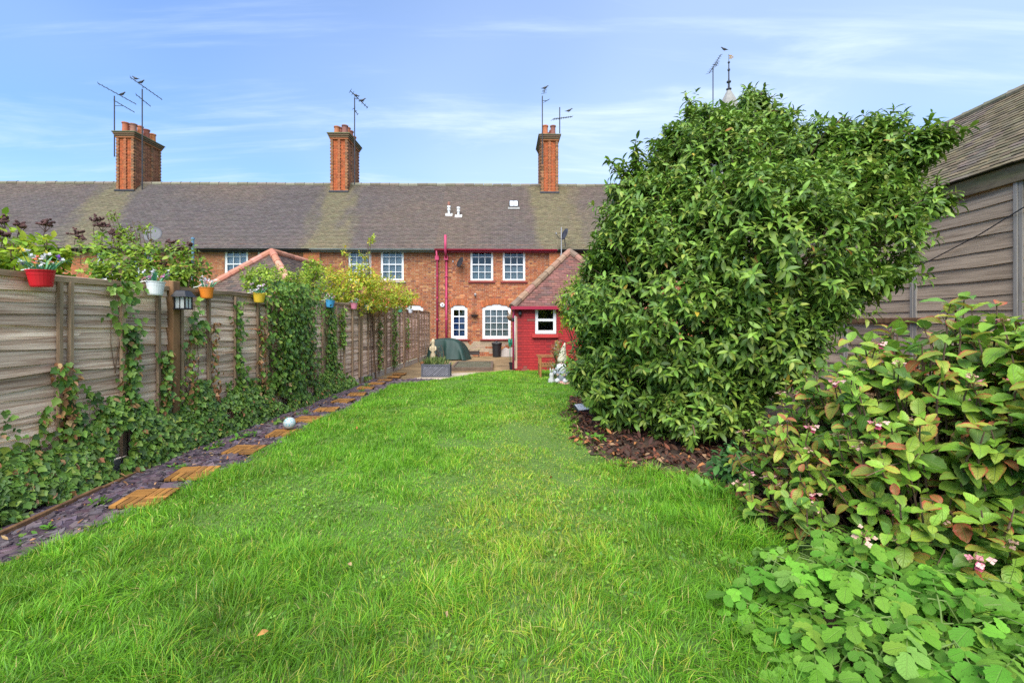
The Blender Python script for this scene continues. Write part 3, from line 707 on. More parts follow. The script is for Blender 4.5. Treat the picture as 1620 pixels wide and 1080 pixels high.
def batten_mesh(h, w): return bv_m(MB().box(-w/2, w/2, -.062, -.032, 0, h), MAT['batten'], 'batten')
def bv_m(mb, m, name): return mb.mesh(name, m)
BT = [batten_mesh(1.62, w) for w in (.028, .034, .04)]
joints = [1.26, 3.13, 5.0, 6.87, 8.74, 10.6, 12.47, 14.34, 16.2, 18.05]
dep = lambda x: 2837/(835-x)
near_battens = {0: [1.4, 2.0, 2.6, 3.05], 1: [3.2, 3.78, 3.87, 4.38, 4.80], 2: [5.12, 5.56, 6.06, 6.57, 6.80]}
for k in range(len(joints)-1):
    a, b = fl(joints[k])+.055, fl(joints[k+1])-.055; L_ = b-a
    cp = MB(); n = 6
    vs = []
    for i in range(n+1):
        x = a+L_*i/n; s = .006*math.sin(i*1.7+k)-.008*(k % 3 == 1)*math.sin(math.pi*i/n)
        vs += [(x, -.045, 1.80+s), (x, .045, 1.80+s), (x, .045, 1.845+s), (x, -.045, 1.845+s)]
    fs = [f for i in range(n) for f in [tuple(i*4+q for q in (0, 4, 5, 1)), tuple(i*4+q for q in (1, 5, 6, 2)), tuple(i*4+q for q in (2, 6, 7, 3)), tuple(i*4+q for q in (3, 7, 4, 0))]]
    fs += [(0, 1, 2, 3), (n*4+3, n*4+2, n*4+1, n*4)]
    cp.add(vs, fs); pn = cp.build('fence_panel', MAT['cap'], fence)
    for i in range(17):
        m4 = Matrix.Translation((a+random.uniform(-.004, .004), random.uniform(-.003, .003), .155+i*.0975+random.uniform(-.014, .014))) @ Matrix.Rotation(random.uniform(-.012, .012), 4, 'Y') @ Matrix.Diagonal((L_, 1, 1, 1))
        put('plank', random.choice(PL), pn, m4)
    bs = [fl(d) for d in near_battens[k]] if k in near_battens else [a+.03, a+L_*.26, a+L_*.5, a+L_*.75, b-.03]
    for x in bs: put('batten', random.choice(BT), pn, Matrix.Translation((x, 0, .165+random.uniform(-.01, .01))) @ Matrix.Rotation(random.uniform(-.008, .008), 4, 'Y'))
    bv(MB().box(a, b, -.03, .02, -.05, .15).build('gravel_board', MAT['concrete'], fence), .006)
for k, d in enumerate(joints):
    x = fl(d); tall = 1.90 if k == 2 else 1.83
    w, m_ = (.052, 'post') if k == 2 else (.05, 'batten')
    bv(MB().box(x-w, x+w, -.085 if k == 2 else -.05, .04, -.05, tall).build('post', MAT[m_], fence), .006)
# timber edging half buried along the ivy, near end
ed = thing('edging_board', 'half buried timber edging board at the foot of the ivy', 'edging', (-3.30, 2.0, 0), R(96))
for i in range(3): bv(MB().box(i*.95, i*.95+.93, -.015, .015, -.03, .05+.012*(i % 2)).build('board', MAT['post'], ed), .004)

# ================================================================ weatherboarded building on the right
barn = thing('weatherboarded_outbuilding', 'tall weatherboarded timber outbuilding with mossy tile roof behind the laurel', 'outbuilding', (7.2+.04*3, 3.0, 0), math.atan2(1, .04))
BPL = []
for s in range(6):
    r = random.Random(s+50); n = 8; vs = []; ph = [r.uniform(0, 6) for _ in range(3)]
    for i in range(n+1):
        x = i/n; lo = .007*(math.sin(x*4+ph[0])+.5*math.sin(x*11+ph[1]))
        vs += [(x, .036, lo), (x, .008, .27), (x, -.004, .27), (x, .012, lo)]
    fs = [f for i in range(n) for f in [tuple(i*4+q for q in (0, 1, 5, 4)), tuple(i*4+q for q in (1, 2, 6, 5)), tuple(i*4+q for q in (2, 3, 7, 6)), tuple(i*4+q for q in (3, 0, 4, 7))]]
    fs += [(3, 2, 1, 0), (n*4, n*4+1, n*4+2, n*4+3)]
    BPL.append(MB().add(vs, fs).mesh('plank', MAT['board']))
BW = MB().add([(0, -.03, 0), (11.05, -.03, 0), (11.05, -.03, 3.7), (0, -.03, 3.7)], [(3, 2, 1, 0)]).add([(11.05, -.03, 0), (11.05, -4.0, 0), (11.05, -4.0, 3.7), (11.05, -1.9, 5.6), (11.05, -.03, 3.7)], [(4, 3, 2, 1, 0)])
BW.build('wall', MAT['board'], barn)
bj = [0, 1.84, 3.67, 5.5, 7.33, 9.17, 11.0]
for k in range(6):
    a, b = bj[k]+.06, bj[k+1]-.06
    for i in range(16):
        z = .02+i*.232+random.uniform(-.012, .012)
        m4 = Matrix.Translation((a, random.uniform(-.003, .004), z)) @ Matrix.Rotation(random.uniform(-.007, .007), 4, 'Y') @ Matrix.Diagonal((b-a, 1, 1, 1))
        put('plank', random.choice(BPL), barn, m4)
for x in bj:
    for s in (-1, 1): bv(MB().box(x+s*.031-.029, x+s*.031+.029, -.02, .058+.006*s, 0, 3.62).build('post', MAT['bpost'], barn), .004)
bv(MB().bar((5.2, .075, 1.475), (11.0, .075, 1.48), .045, .10).build('rail', MAT['post'], barn), .006)
bv(MB().box(-.3, 11.4, .062, .09, 3.50, 3.76).build('fascia_board', MAT['fascia'], barn), .006)
s2 = math.sqrt(.5)
ru = MB().add([(-.3, .15, 3.765), (11.4, .15, 3.765), (11.4, -1.75, 5.665), (-.3, -1.75, 5.665), (11.4, -3.7, 3.72), (-.3, -3.7, 3.72)], [(0, 1, 2, 3), (3, 2, 4, 5)])
rf = ru.build('roof', MAT['under'], barn)
def bcol(P):
    m = fbm(P.x*1.3, P.z*1.1, 61); c = (.155, .12, .085) if random.random() > .3 else (.11, .085, .062)
    if m > .52: c = tuple(a*.55+b*.45 for a, b in zip(c, (.16, .13, .05)))
    return jit(c, .28)
tb = MB(); cnt = [0]
def single(P, vs, fs, c):
    if 3.2 < P.x < 5.3 and cnt[0] < 300 and 3.75 < P.z:
        cnt[0] += 1; o = MB(c).add([v-P for v in vs], fs).build('roof_tile', MAT['tile'], rf); o.location = P; return True
tiles(tb, (-.3, .17, 3.77), (1, 0, 0), (0, -s2, s2), (0, s2, s2), 11.7, 1.95/s2, lambda s: (0, 11.7), bcol, lift=.016, singles=single)
tb.build('roof_tile', MAT['tile'], rf, kind='stuff')
for k in range(26): MB(jit((.2, .17, .11), .2)).tube([(-.3+k*.45, -1.77, 5.66), (.08+k*.45, -1.77, 5.664), (.16+k*.45, -1.77, 5.668)], [.10, .10, .107], 9).build('ridge_tile', MAT['ridge'], rf)
cb = [(3.3, .10, 3.2), (4.2, .09, 2.83), (5.1, .085, 2.54), (5.52, .10, 2.42), (6.3, .085, 2.16), (7.3, .09, 1.85)]
t = thing('overhead_cable', 'black cable slung diagonally across the grey weatherboards', 'cable', barn.matrix_basis @ Vector(cb[0]) if False else (7.2+.04*3, 3.0, 0), math.atan2(1, .04))
MB((.02, .02, .02)).tube(cb, .009, 6).build('cable', MAT['paint'], t, smooth=True)

# ================================================================ leaf shapes
def ivy_outline(r, seed):
    q = random.Random(seed); pts = []
    for a, rad in ((-90, .30), (-55, .42), (-20, .36), (8, .50), (32, .34), (62, .42), (90, .66), (118, .42), (148, .34), (172, .50), (200, .36), (235, .42)):
        rr = rad*q.uniform(.9, 1.1); pts.append((rr*math.cos(R(a)), .36+rr*math.sin(R(a))))
    return pts
T_IVY = [fan_leaf(ivy_outline(1, s), .25, s) for s in range(4)]
T_LAUREL = [strip_leaf((.16, .42, .72), (.21, .37, .28), fold=.38, droop=d, wav=.012, seed=i, twist=tw) for i, (d, tw) in enumerate(((.22, .04), (.38, -.05), (.30, .0), (.5, .05)))]
T_HYD = [strip_leaf((.06, .14, .22, .31, .40, .49, .58, .67, .76, .85, .93), (.24, .40, .50, .62, .60, .69, .61, .60, .44, .36, .15), fold=fo, droop=d, wav=.03, seed=i+9, twist=tw) for i, (d, tw, fo) in enumerate(((.25, .08, .3), (.6, -.08, .42), (.12, .03, .2), (.42, .12, .5), (.8, -.05, .25), (-.15, .06, .45)))]
T_SOFT = [strip_leaf((.2, .5, .8), (.34, .52, .30), fold=.2, droop=d, wav=.02, seed=i+20) for i, d in enumerate((.2, .4, .1))]
def lobed(seed):
    q = random.Random(seed); ts, ws = [], []
    for i, t in enumerate((.06, .2, .3, .42, .52, .66, .76, .88)):
        ts.append(t); ws.append(((.24, .52, .44, .72, .60, .74, .56, .44)[i])*q.uniform(.9, 1.1))
    return strip_leaf(ts, ws, fold=.12, droop=q.uniform(.05, .3), wav=.03, seed=seed)
T_CEL = [lobed(s) for s in range(5)]
T_DEAD = [strip_leaf((.25, .6), (.4, .36), fold=.7, droop=d, wav=.12, seed=i+40, twist=.2) for i, d in enumerate((.6, -.4, .3))]
def rdirs(n): return unit(rng.normal(size=(n, 3)))

# ================================================================ ivy along the fence
IVY = pal([((.105, .205, .026), 6), ((.145, .26, .032), 5), ((.055, .12, .022), 4), ((.21, .32, .04), 3)], a=.28)
IVYL = pal([((.16, .28, .03), 5), ((.22, .34, .045), 4), ((.09, .19, .03), 3)])
DEADC = pal([((.36, .17, .06), 4), ((.25, .11, .05), 3), ((.45, .27, .12), 3)])
def ivy_leaves(F, d, off, z, size, lean=.55):
    n = len(d); P = np.c_[FX(d)+off, d, z]
    nrm = unit(np.c_[np.full(n, 1.0), rng.normal(0, .4, n)-.25, rng.normal(.45, .35, n)])
    yd = unit(np.c_[rng.normal(.25, .3, n), rng.normal(0, .6, n), rng.normal(-.9, .35, n)])
    F.add(P, frames(yd, nrm), size*rng.uniform(.5, 1.45, n))
F = Foliage(T_IVY, MAT['ivy'], IVY)
n = 25000; d = 1.6+(rng.random(n)**1.15)*9.6
H = np.interp(d, [1.5, 3.3, 5, 6.3, 7.5, 8.8, 9.6, 10.5, 11.2], [.52, .50, .60, .64, .50, .48, .34, .2, .08])*(.52+.95*fbm(d*2.6, d*0+3, 4))
u = rng.random(n); z = H*u**.9; bulge = np.interp(d, [1.5, 4, 7, 11], [.36, .25, .20, .10])
off = .04+bulge*np.clip(1.05-u, 0, 1)**.6*(.55+.55*fbm(d*2.2, z*2.5, 6))*rng.uniform(.75, 1.0, n)
gap = fbm(d*2.6+8, z*3.5+2, 12) > np.interp(d, [1.5, 6, 9, 11], [.17, .33, .42, .47])
d, off, z = d[gap], off[gap], z[gap]
for q in range(46):
    dq = random.uniform(2.4, 9.5); m_ = random.randint(12, 40); zz = .3+rng.random(m_)*random.uniform(.25, .6)
    d = np.r_[d, dq+.05*np.sin(zz*9+q)+rng.normal(0, .03, m_)+(zz-.3)*random.uniform(-.4, .4)]; z = np.r_[z, zz]; off = np.r_[off, .04+.05*rng.random(m_)]
ivy_leaves(F, d, off, z+.01, .052)
IVD = (d, off, z)
g = tag(F.build(None, (0, 0, 0), massname='ground_ivy'), kind='stuff')
F = Foliage(T_DEAD+T_IVY[:1], MAT['dead'], DEADC); k_ = rng.choice(len(IVD[0]), 420); ivy_leaves(F, IVD[0][k_], IVD[1][k_]+.02, IVD[2][k_], .05); F.build(None, (0, 0, 0), massname='dried_leaves')
vines = [  # depth, half width, z0, z1, leaves, offset, label, light, dead share
 (3.80, .07, .5, 1.12, 190, 0, 'short ivy column with brown tips on the paired battens nearest camera', 1, .35),
 (4.42, .085, .5, 1.42, 330, 0, 'dense green ivy column climbing the batten below the white bucket', 0, .12),
 (4.35, .16, 1.42, 1.86, 60, 0, 'pale big-leaved ivy spray fanning near the fence top', 1, 0),
 (4.86, .07, .55, 1.15, 240, 0, 'narrow ivy column just left of the brown lantern post', 0, .25),
 (5.22, .10, .5, 1.30, 110, 0, 'sparse ivy with dried orange leaves right of the brown lantern post', 1, .6),
 (5.32, .13, 1.2, 1.72, 60, 0, 'bright ivy spray beside the lantern and orange bucket', 1, .05),
 (5.60, .05, .5, 1.45, 110, 0, 'dried orange ivy stem running up a batten below the orange bucket', 1, .85),
 (6.08, .06, .5, 1.75, 210, 0, 'thin tall green ivy string up the batten below the yellow bucket', 0, .05),
 (6.60, .05, .45, 1.55, 150, 0, 'dried rusty ivy stem beside the big ivy mass', 1, .8),
 (7.35, .66, .4, 2.08, 3900, .1, 'large bushy ivy mass spilling over the fence top between buckets', 0, .03),
 (8.1, .12, .4, 1.15, 260, 0, 'short ragged ivy column right of the bushy ivy mass', 0, .2),
 (8.95, .22, .3, 1.80, 760, 0, 'wide ivy column on the fence below and right of the blue bucket', 0, .08),
 (9.5, .12, .9, 1.75, 200, 0, 'pale upper ivy spray just past the blue bucket column', 1, .1),
 (11.9, .16, .2, 1.5, 260, 0, 'far ivy column reaching down under the red and pink buckets', 0, .15),
 (13.2, .22, .15, 1.80, 420, 0, 'dark ivy column standing at the patio edge of the fence', 0, .02),
 (14.6, .12, .6, 1.6, 140, 0, 'thin farthest ivy spray on the fence near the planter', 1, .1)]
for (dc, hw, z0, z1, n, ofs, lb, light, dd) in vines:
    loc = (FX(dc), dc, 0); t = thing('climbing_ivy', lb, 'ivy', loc, 0, 'ivy climbing the panel fence')
    z = z0+(z1-z0)*rng.random(n); w = hw*(.55+.75*fbm(z*4, z*0+dc, 2))
    if ofs: w = hw*np.interp(z, [z0, 1.0, 1.5, z1], [.62, .70, 1.0, .9])
    d = dc+w*rng.normal(0, .6, n)+.09*(fbm(z*3+dc, z*0+1, 8)-.5); off = .04+rng.random(n)*(.09+ofs*2.6*np.interp(z, [z0, 1.2, z1], [.3, .7, 1.0]))
    kd = rng.random(n) < dd
    F = Foliage(T_IVY, MAT['ivy'], IVYL if light else IVY); ivy_leaves(F, d[~kd], off[~kd], z[~kd], .072 if (light and dd < .1) else .056)
    F.build(t, loc, massname='foliage')
    if kd.sum() > 3:
        F = Foliage(T_DEAD+T_IVY[:1], MAT['dead'], DEADC); ivy_leaves(F, d[kd], off[kd]+.01, z[kd], .055); F.build(t, loc, massname='dried_leaves')
    st = MB()
    for q in range(3 if not ofs else 6):
        zz = np.linspace(max(.02, z0-.45), z1-.05, 7); xx = hw*(q-1)*.3
        st.tube([(.035, xx+hw*.3*math.sin(a*5+q*2+dc), a) for a in zz], [.0045-.0005*i for i in range(7)], 5)
    st.build('stem', MAT['twig'], t, kind='stuff')
# ================================================================ shrubs and trees
def blob_points(blobs, n, shell=(.80, 1.06), reject=.72):
    """points near the outside of a union of ellipsoids, with outward directions"""
    c = np.array([b[0] for b in blobs]); r = np.array([b[1] for b in blobs]); w = (r[:, 0]*r[:, 2]+r[:, 1]*r[:, 2])*np.array([b[2] if len(b) > 2 else 1 for b in blobs]); w = w/w.sum()
    k = rng.choice(len(blobs), n*3, p=w); u = rdirs(n*3); s = rng.uniform(*shell, n*3)
    P = c[k]+u*r[k]*s[:, None]; ok = np.ones(len(P), bool)
    for i in range(len(blobs)):
        q = np.linalg.norm((P-c[i])/r[i], axis=1); ok &= (q > reject) | (k == i)
    ok &= P[:, 2] > .06
    P, u = P[ok][:n], (u/r[k])[ok][:n]; return P, unit(u)
def shoots(F, P, A, nl, size, length=.16, spread=(35, 85), droop=.35, ckf=None):
    n = len(P); A = unit(A); ref = unit(np.cross(A, rdirs(n))); ref2 = np.cross(A, ref)
    for k in range(nl):
        f = k/(nl-1); az = k*2.4+rng.uniform(-.4, .4, n); th = np.radians(spread[1]+(spread[0]-spread[1])*f+rng.normal(0, 9, n))
        rad = ref*np.cos(az)[:, None]+ref2*np.sin(az)[:, None]
        yd = A*np.cos(th)[:, None]+rad*np.sin(th)[:, None]; yd[:, 2] -= droop*rng.uniform(.4, 1.2, n); yd = unit(yd)
        nr = unit(A+np.array([0, 0, .8])+rng.normal(0, .25, (n, 3)))
        ck = ckf(n, f) if ckf else None
        F.add(P-A*(length*(1-f))[..., None] if np.ndim(length) else P-A*length*(1-f), frames(yd, nr), size*rng.uniform(.55, 1.28, n)*(1-.3*f), ck)
def pb(x, y, d, r, fl_=1.0, dr=1.0, k=1.): p = px(x, y, d); q = r/720*d; return (tuple(p), (q, q*dr, q*fl_), k)
# ---- the big laurel
LB = [pb(1075, 480, 6.0, 165), pb(985, 480, 6.4, 88), pb(958, 575, 6.6, 62), pb(1010, 600, 6.1, 92), pb(1105, 595, 5.5, 95), pb(1045, 385, 6.1, 105),
      pb(1008, 300, 6.4, 42), pb(1120, 290, 6.3, 110), pb(1175, 225, 6.5, 62), pb(1193, 178, 6.5, 30), pb(1085, 235, 6.6, 44), pb(1250, 275, 6.1, 88), pb(1340, 275, 5.9, 78),
      pb(1300, 380, 5.5, 120), pb(1200, 400, 5.3, 140), pb(1190, 530, 5.2, 100), pb(1262, 470, 5.2, 76, 1, 1, .8), pb(1375, 325, 5.5, 66, 1, 1, .8), pb(1458, 236, 5.2, 38, .8, 1, .6), pb(1405, 255, 5.5, 52, 1, 1, .7),
      pb(1420, 345, 5.0, 40, .7, 1, .6), pb(1480, 318, 5.0, 22, .6, 1, .7), pb(1375, 425, 5.0, 50, .5, 1, .6), pb(1340, 450, 5.0, 46, .6, 1, .7), pb(1150, 640, 5.0, 48), pb(1090, 655, 5.0, 34), pb(1250, 560, 5.0, 50), pb(1030, 340, 6.3, 62), pb(1110, 200, 6.5, 26), pb(1390, 215, 5.7, 24)]
LC = (2.75, 6.3, 0)
lau = thing('laurel_tree', 'big dense glossy green laurel filling the right side of the lawn', 'tree', LC)
LAU = pal([((.130, .225, .026), 8), ((.075, .15, .024), 6), ((.165, .275, .032), 6), ((.23, .33, .045), 3)], a=.28)
LAU += [(.42, .30, .03), (.36, .17, .04)]
def ckl(n, f):
    c = rng.integers(0, len(LAU)-2, n); r_ = rng.random(n); c[r_ < .004] = len(LAU)-2; c[r_ < .0018] = len(LAU)-1; return c
F = Foliage(T_LAUREL, MAT['leaf'], LAU)
P, U = blob_points(LB, 7000); k_ = fbm(P[:, 0]*2.6+P[:, 1]*1.1, P[:, 2]*2.9, 63) > .39; P, U = P[k_], U[k_]; A = U*.8+np.array([0, -.05, .45])+rng.normal(0, .3, P.shape)
k_ = rng.random(len(P)) < .10; P[k_] += U[k_]*rng.uniform(.04, .22, k_.sum())[:, None]
shoots(F, P, A, 11, .128, .15, droop=.32, ckf=ckl)
P2, U2 = blob_points(LB, 1700, (.5, .8), .5); shoots(F, P2, U2+rng.normal(0, .5, P2.shape), 8, .145, .16, ckf=ckl)
# long leaders that break the outline
tips = [px(1190, 140, 6.5), px(1165, 165, 6.5), px(1120, 175, 6.5), px(1065, 208, 6.6), px(1005, 222, 6.4), px(975, 260, 6.4), px(1240, 195, 6.2), px(1290, 185, 6.0), px(1365, 182, 5.8), px(1385, 178, 5.8), px(1472, 183, 5.2), px(1535, 205, 5.0), px(1520, 325, 4.9), px(1440, 435, 4.9), px(1425, 455, 4.9), px(1330, 205, 6.0), px(1055, 250, 6.6), px(1210, 160, 6.5), px(1490, 340, 4.9), px(1100, 690, 4.7), px(960, 250, 6.4), px(1090, 705, 4.75), px(1500, 215, 5.1), px(1085, 180, 6.5)]
LEAD = []
for b in LB:
    if b[0][2] > 2.2:
        for q in range(7):
            v = Vector((random.gauss(0, .7), random.gauss(-.1, .4), random.uniform(.25, 1.1))).normalized(); c = Vector(b[0])
            e = c+Vector((v.x*b[1][0], v.y*b[1][1], v.z*b[1][2]))*random.uniform(1.05, 1.36)
            if min(((e-Vector(o[0])).length/o[1][0] for o in LB)) > .98: tips.append(e)
for tp in tips:
    b = min(LB, key=lambda q: (Vector(q[0])-tp).length); v = (tp-Vector(b[0])); LEAD.append((Vector(b[0])+v*.35, tp))
    n = max(5, int(v.length/.075)); s = np.linspace(.45, 1, n)[:, None]; P = np.array(b[0])+np.array(v)*s+rng.normal(0, .015, (n, 3))
    shoots(F, P, np.tile(np.array(v.normalized())+[0, 0, .35], (n, 1))+rng.normal(0, .22, (n, 3)), 8, .14, .13, droop=.4, ckf=ckl)
F.build(lau, LC, singles=300, leafname='leaf', massname='foliage')
base = Vector((2.65, 6.25, .0)); 
for k in range(7):
    a = k*.9; b = base+Vector((math.cos(a)*.22, math.sin(a)*.2, -.05)); tgt = Vector(LB[(2, 5, 8, 11, 14, 17, 4)[k]][0])
    pts = [b+(tgt-b)*s+Vector((.06*math.sin(s*7+k), .06*math.cos(s*6+k), .12*math.sin(s*3.1))) for s in np.linspace(0, 1, 8)]
    MB().tube([p-Vector(LC) for p in pts], [.075-.009*i for i in range(8)], 8).build('trunk' if k == 0 else 'limb', MAT['bark'], lau, smooth=True)
tw = MB()
for bb in LB:
    tg = Vector(bb[0])-Vector(LC); b0 = Vector((random.uniform(-.2, .2), random.uniform(-.2, .2), .3)); mid = b0.lerp(tg, .5)+Vector((random.uniform(-.15, .15), random.uniform(-.1, .1), .15))
    tw.tube([b0, mid, tg, tg+Vector((random.gauss(0, .5), random.gauss(0, .3), .6))*bb[1][0]], [.03, .024, .015, .006], 6)
for i in range(len(LEAD)): tw.tube([LEAD[i][0]-Vector(LC), (LEAD[i][0]+LEAD[i][1])/2-Vector(LC)+Vector((0, 0, .03)), LEAD[i][1]-Vector(LC)], [.014, .009, .004], 5)
Pt, Ut = blob_points(LB, 420, (.9, 1.0))
for p, q in zip(Pt, Ut):
    p = Vector(p)-Vector(LC); q = Vector(q); tw.tube([p-q*.45-Vector((0, 0, .15)), p-q*.2-Vector((0, 0, .04)), p], [.010, .007, .003], 4)
tw.build('twig', MAT['twig'], lau, kind='stuff')

# ---- hydrangea
HC = (2.9, 2.9, 0); hyd = thing('hydrangea_bush', 'hydrangea with pink tinged leaves and faded lacecap flowers at right edge', 'shrub', HC)
HYD = pal([((.18, .335, .03, .1), 8), ((.25, .40, .04, .25), 7), ((.10, .215, .03, .05), 5), ((.31, .38, .045, .9), 3), ((.34, .32, .05, 1.9), 2), ((.42, .17, .05, 2.2), 1)], a=.2)
F = Foliage(T_HYD, MAT['hyd'], HYD)
HB = [((3.0, 2.9, .1), (1.42, .85, 1.42)), ((2.42, 3.15, .1), (.85, .62, 1.06)), ((2.18, 2.95, .1), (.60, .52, .62)), ((3.0, 2.5, .2), (.8, .62, 1.28))]
P, U = blob_points(HB, 640, (.78, 1.07), .8); keep = P[:, 2] > .28; P, U = P[keep], U[keep]
n = len(P); stem_tops = P.copy()
A = unit(U*.45+np.array([0, -.1, .9])+rng.normal(0, .22, P.shape)); ref = unit(np.cross(A, rdirs(n))); ref2 = np.cross(A, ref)
def leafpair(Pp, A_, r1, size, th0, ckw):
    for s in (1, -1):
        th = np.radians(th0+rng.normal(0, 12, len(Pp))); yd = A_*np.cos(th)[:, None]+r1*s*np.sin(th)[:, None]; yd[:, 2] -= .22*rng.random(len(Pp)); yd = unit(yd)
        nr = unit(A_+np.array([0, -.15, .5])+rng.normal(0, .22, Pp.shape)); F.add(Pp, frames(yd, nr), size*rng.uniform(.7, 1.25, len(Pp)), ckw(len(Pp)))
dist_sc = np.interp(P[:, 0], [1.6, 2.3, 3.0], [.62, .9, 1.1])
ckh = lambda n_: rng.integers(0, len(HYD), n_)
for lv in range(4):
    r1 = ref if lv % 2 == 0 else ref2
    leafpair(P-A*(.07*lv)+rng.normal(0, .012, P.shape), A, r1, dist_sc*(.094+.018*min(lv, 2)), (42, 62, 74, 84)[lv], ckh)
Pi, Ui = blob_points(HB, 380, (.5, .8), .4); Ai = unit(Ui+np.array([0, 0, .6])); F_r = unit(np.cross(Ai, rdirs(len(Pi))))
leafpair(Pi, Ai, F_r, np.full(len(Pi), .13), 70, ckh)
F.build(hyd, HC, singles=300, leafname='leaf')
st = MB()
for p, a in zip(P, A):
    p = Vector(p)-Vector(HC); g0 = Vector((p.x*.45+random.uniform(-.1, .1), p.y*.4+.1, .0)); st.tube([g0, g0*.45+p*.55-Vector((0, 0, .06)), p-Vector(a)*.1, p], [.007, .006, .005, .003], 5)
for i in range(90):
    p = Vector(P[rng.integers(n)])-Vector(HC); q = p+Vector((random.uniform(-.2, .2), random.uniform(-.15, .05), random.uniform(-.25, .05))); st.tube([p*.8, (p*.8+q)/2+Vector((.03, 0, .02)), q], [.004, .003, .002], 4, (.3, .2, .1))
st.build('stem', MAT['twig'], hyd, kind='stuff')
# flower heads: pink sterile florets round dried brown centres
def flower_mesh(seed):
    r = random.Random(seed); mb = MB()
    faded = r.random() < .65
    for i in range(r.randint(4, 8)):
        a = r.uniform(0, 6.28); d = r.uniform(.015, .05); cx_, cy_, cz_ = d*math.cos(a), d*math.sin(a), r.uniform(-.01, .012); s = r.uniform(.009, .014)
        c = (.62, .38, .30) if faded else r.choice(((.62, .13, .22), (.66, .24, .30), (.70, .42, .38), (.50, .09, .15)))
        for k in range(4):
            b = a+k*math.pi/2; u = Vector((math.cos(b), math.sin(b), r.uniform(-.3, .3))); v = Vector((-math.sin(b), math.cos(b), 0)); o = Vector((cx_, cy_, cz_))
            mb.add([o, o+u*s*.7+v*s*.6, o+u*s*1.3, o+u*s*.7-v*s*.6], [(0, 1, 2, 3)], jit(c, .15))
    for i in range(16):
        a = r.uniform(0, 6.28); d = r.uniform(0, .035); e = Vector((d*math.cos(a), d*math.sin(a), r.uniform(0, .014))); mb.tube([(0, 0, -.05), e*.6, e], [.0012, .001, .0009], 3, (.22, .13, .06))
        mb.lathe([(.0005, 0), (.003, .002), (.003, .004), (.0005, .006)], 5, at=tuple(e), col=jit((.30, .17, .09), .3))
    return mb.mesh('flower_head', MAT['petal'])
FM = [flower_mesh(s) for s in range(9)]
vis = np.array([(p[1] < 3.5) for p in stem_tops]); ids = np.where(vis)[0]; rng.shuffle(ids)
for i in ids[:130]:
    p = Vector(P[i])-Vector(HC)+Vector(A[i])*.035; sc = float(np.interp(P[i, 0], [1.6, 3], [.8, 1.15]))
    put('flower_head', random.choice(FM), hyd, Matrix.Translation(p) @ Vector(A[i]).to_track_quat('Z', 'Y').to_matrix().to_4x4() @ Matrix.Scale(sc*random.uniform(.75, 1.25), 4))

# ---- celandine in the near right corner
CC = (1.9, 2.0, 0); cel = thing('celandine_clump', 'lush bright green celandine with scalloped leaflets in near right corner', 'plant', CC)
CEL = pal([((.13, .315, .028), 6), ((.095, .24, .025), 5), ((.18, .37, .035), 3), ((.18, .35, .06), 1)], a=.18)
F = Foliage(T_CEL, MAT['cel'], CEL); stalks = MB(); made = 0
CP = [(1.02, 1.45), (1.02, 1.9), (1.12, 2.3), (1.35, 2.55), (1.75, 2.62), (2.6, 2.6), (3.1, 2.2), (3.1, 1.3), (1.2, 1.3)]
def inpoly(x, y, poly):
    c = False; n_ = len(poly)
    for i in range(n_):
        (x1, y1), (x2, y2) = poly[i], poly[i-1]
        if (y1 > y) != (y2 > y) and x < (x2-x1)*(y-y1)/(y2-y1)+x1: c = not c
    return c
while made < 620:
    x, y = random.uniform(1.0, 3.1), random.uniform(1.3, 2.65)
    if not inpoly(x, y, CP): continue
    made += 1; edge_ = min(1, max(.25, (x-.98)/.55)); z = .04+.21*edge_*random.uniform(.25, 1.05)+.06*max(0, y-2)
    az = random.uniform(0, 6.28) if random.random() < .4 else random.gauss(R(225), .9); tilt = random.uniform(-.25, .5)
    ax = Vector((math.cos(az), math.sin(az), -tilt)).normalized(); p0 = Vector((x, y, z)); L_ = random.uniform(.12, .20)
    sd_ = ax.cross(Vector((0, 0, 1))).normalized(); up_ = sd_.cross(ax)
    stalks.tube([Vector((x-ax.x*.12, y-ax.y*.12, 0))-Vector(CC), Vector((x-ax.x*.10, y-ax.y*.10, z*.6))-Vector(CC), p0-ax*.055-Vector(CC)-Vector((0, 0, .022)), p0-ax*.0-Vector(CC)-Vector((0, 0, .012)), p0+ax*L_*.9-Vector(CC)-Vector((0, 0, .010))], [.0035, .0033, .003, .003, .0015], 5, (.2, .3, .08))
    ps, ms, ss = [], [], []; ci = random.randrange(len(CEL))
    for k in range(3):
        f = (k+.4)/3.1
        for s in (-1, 1):
            yd = (ax*.55+sd_*s*.85-Vector((0, 0, .18))).normalized(); ps.append(p0+ax*L_*f); ms.append(yd); ss.append(L_*(.30+.16*f)*random.uniform(.85, 1.15))
    ps.append(p0+ax*L_*.95); ms.append((ax-Vector((0, 0, .25))).normalized()); ss.append(L_*.52)
    yd = np.array([list(v) for v in ms]); nr = np.tile(np.array(up_), (7, 1))+rng.normal(0, .26, (7, 3))
    F.add(np.array([list(v) for v in ps]), frames(yd, nr), np.array(ss), np.where(rng.random(7) < .7, ci, rng.integers(0, len(CEL), 7)))
F.build(cel, CC, singles=300, leafname='leaf', cell=14); stalks.build('stalk', MAT['soft'], cel, kind='stuff')

TILE_AT = [((x_-810)/720*d_+(.04 if i < 3 else 0), d_) for i, (x_, d_) in enumerate(((224, 3.67), (300, 4.26), (382, 5.05), (450, 5.80), (486, 6.60), (517, 7.35), (543, 8.15), (565, 8.9), (579, 9.73), (596, 10.4), (609, 11.0), (624, 11.7), (632, 12.3)))]
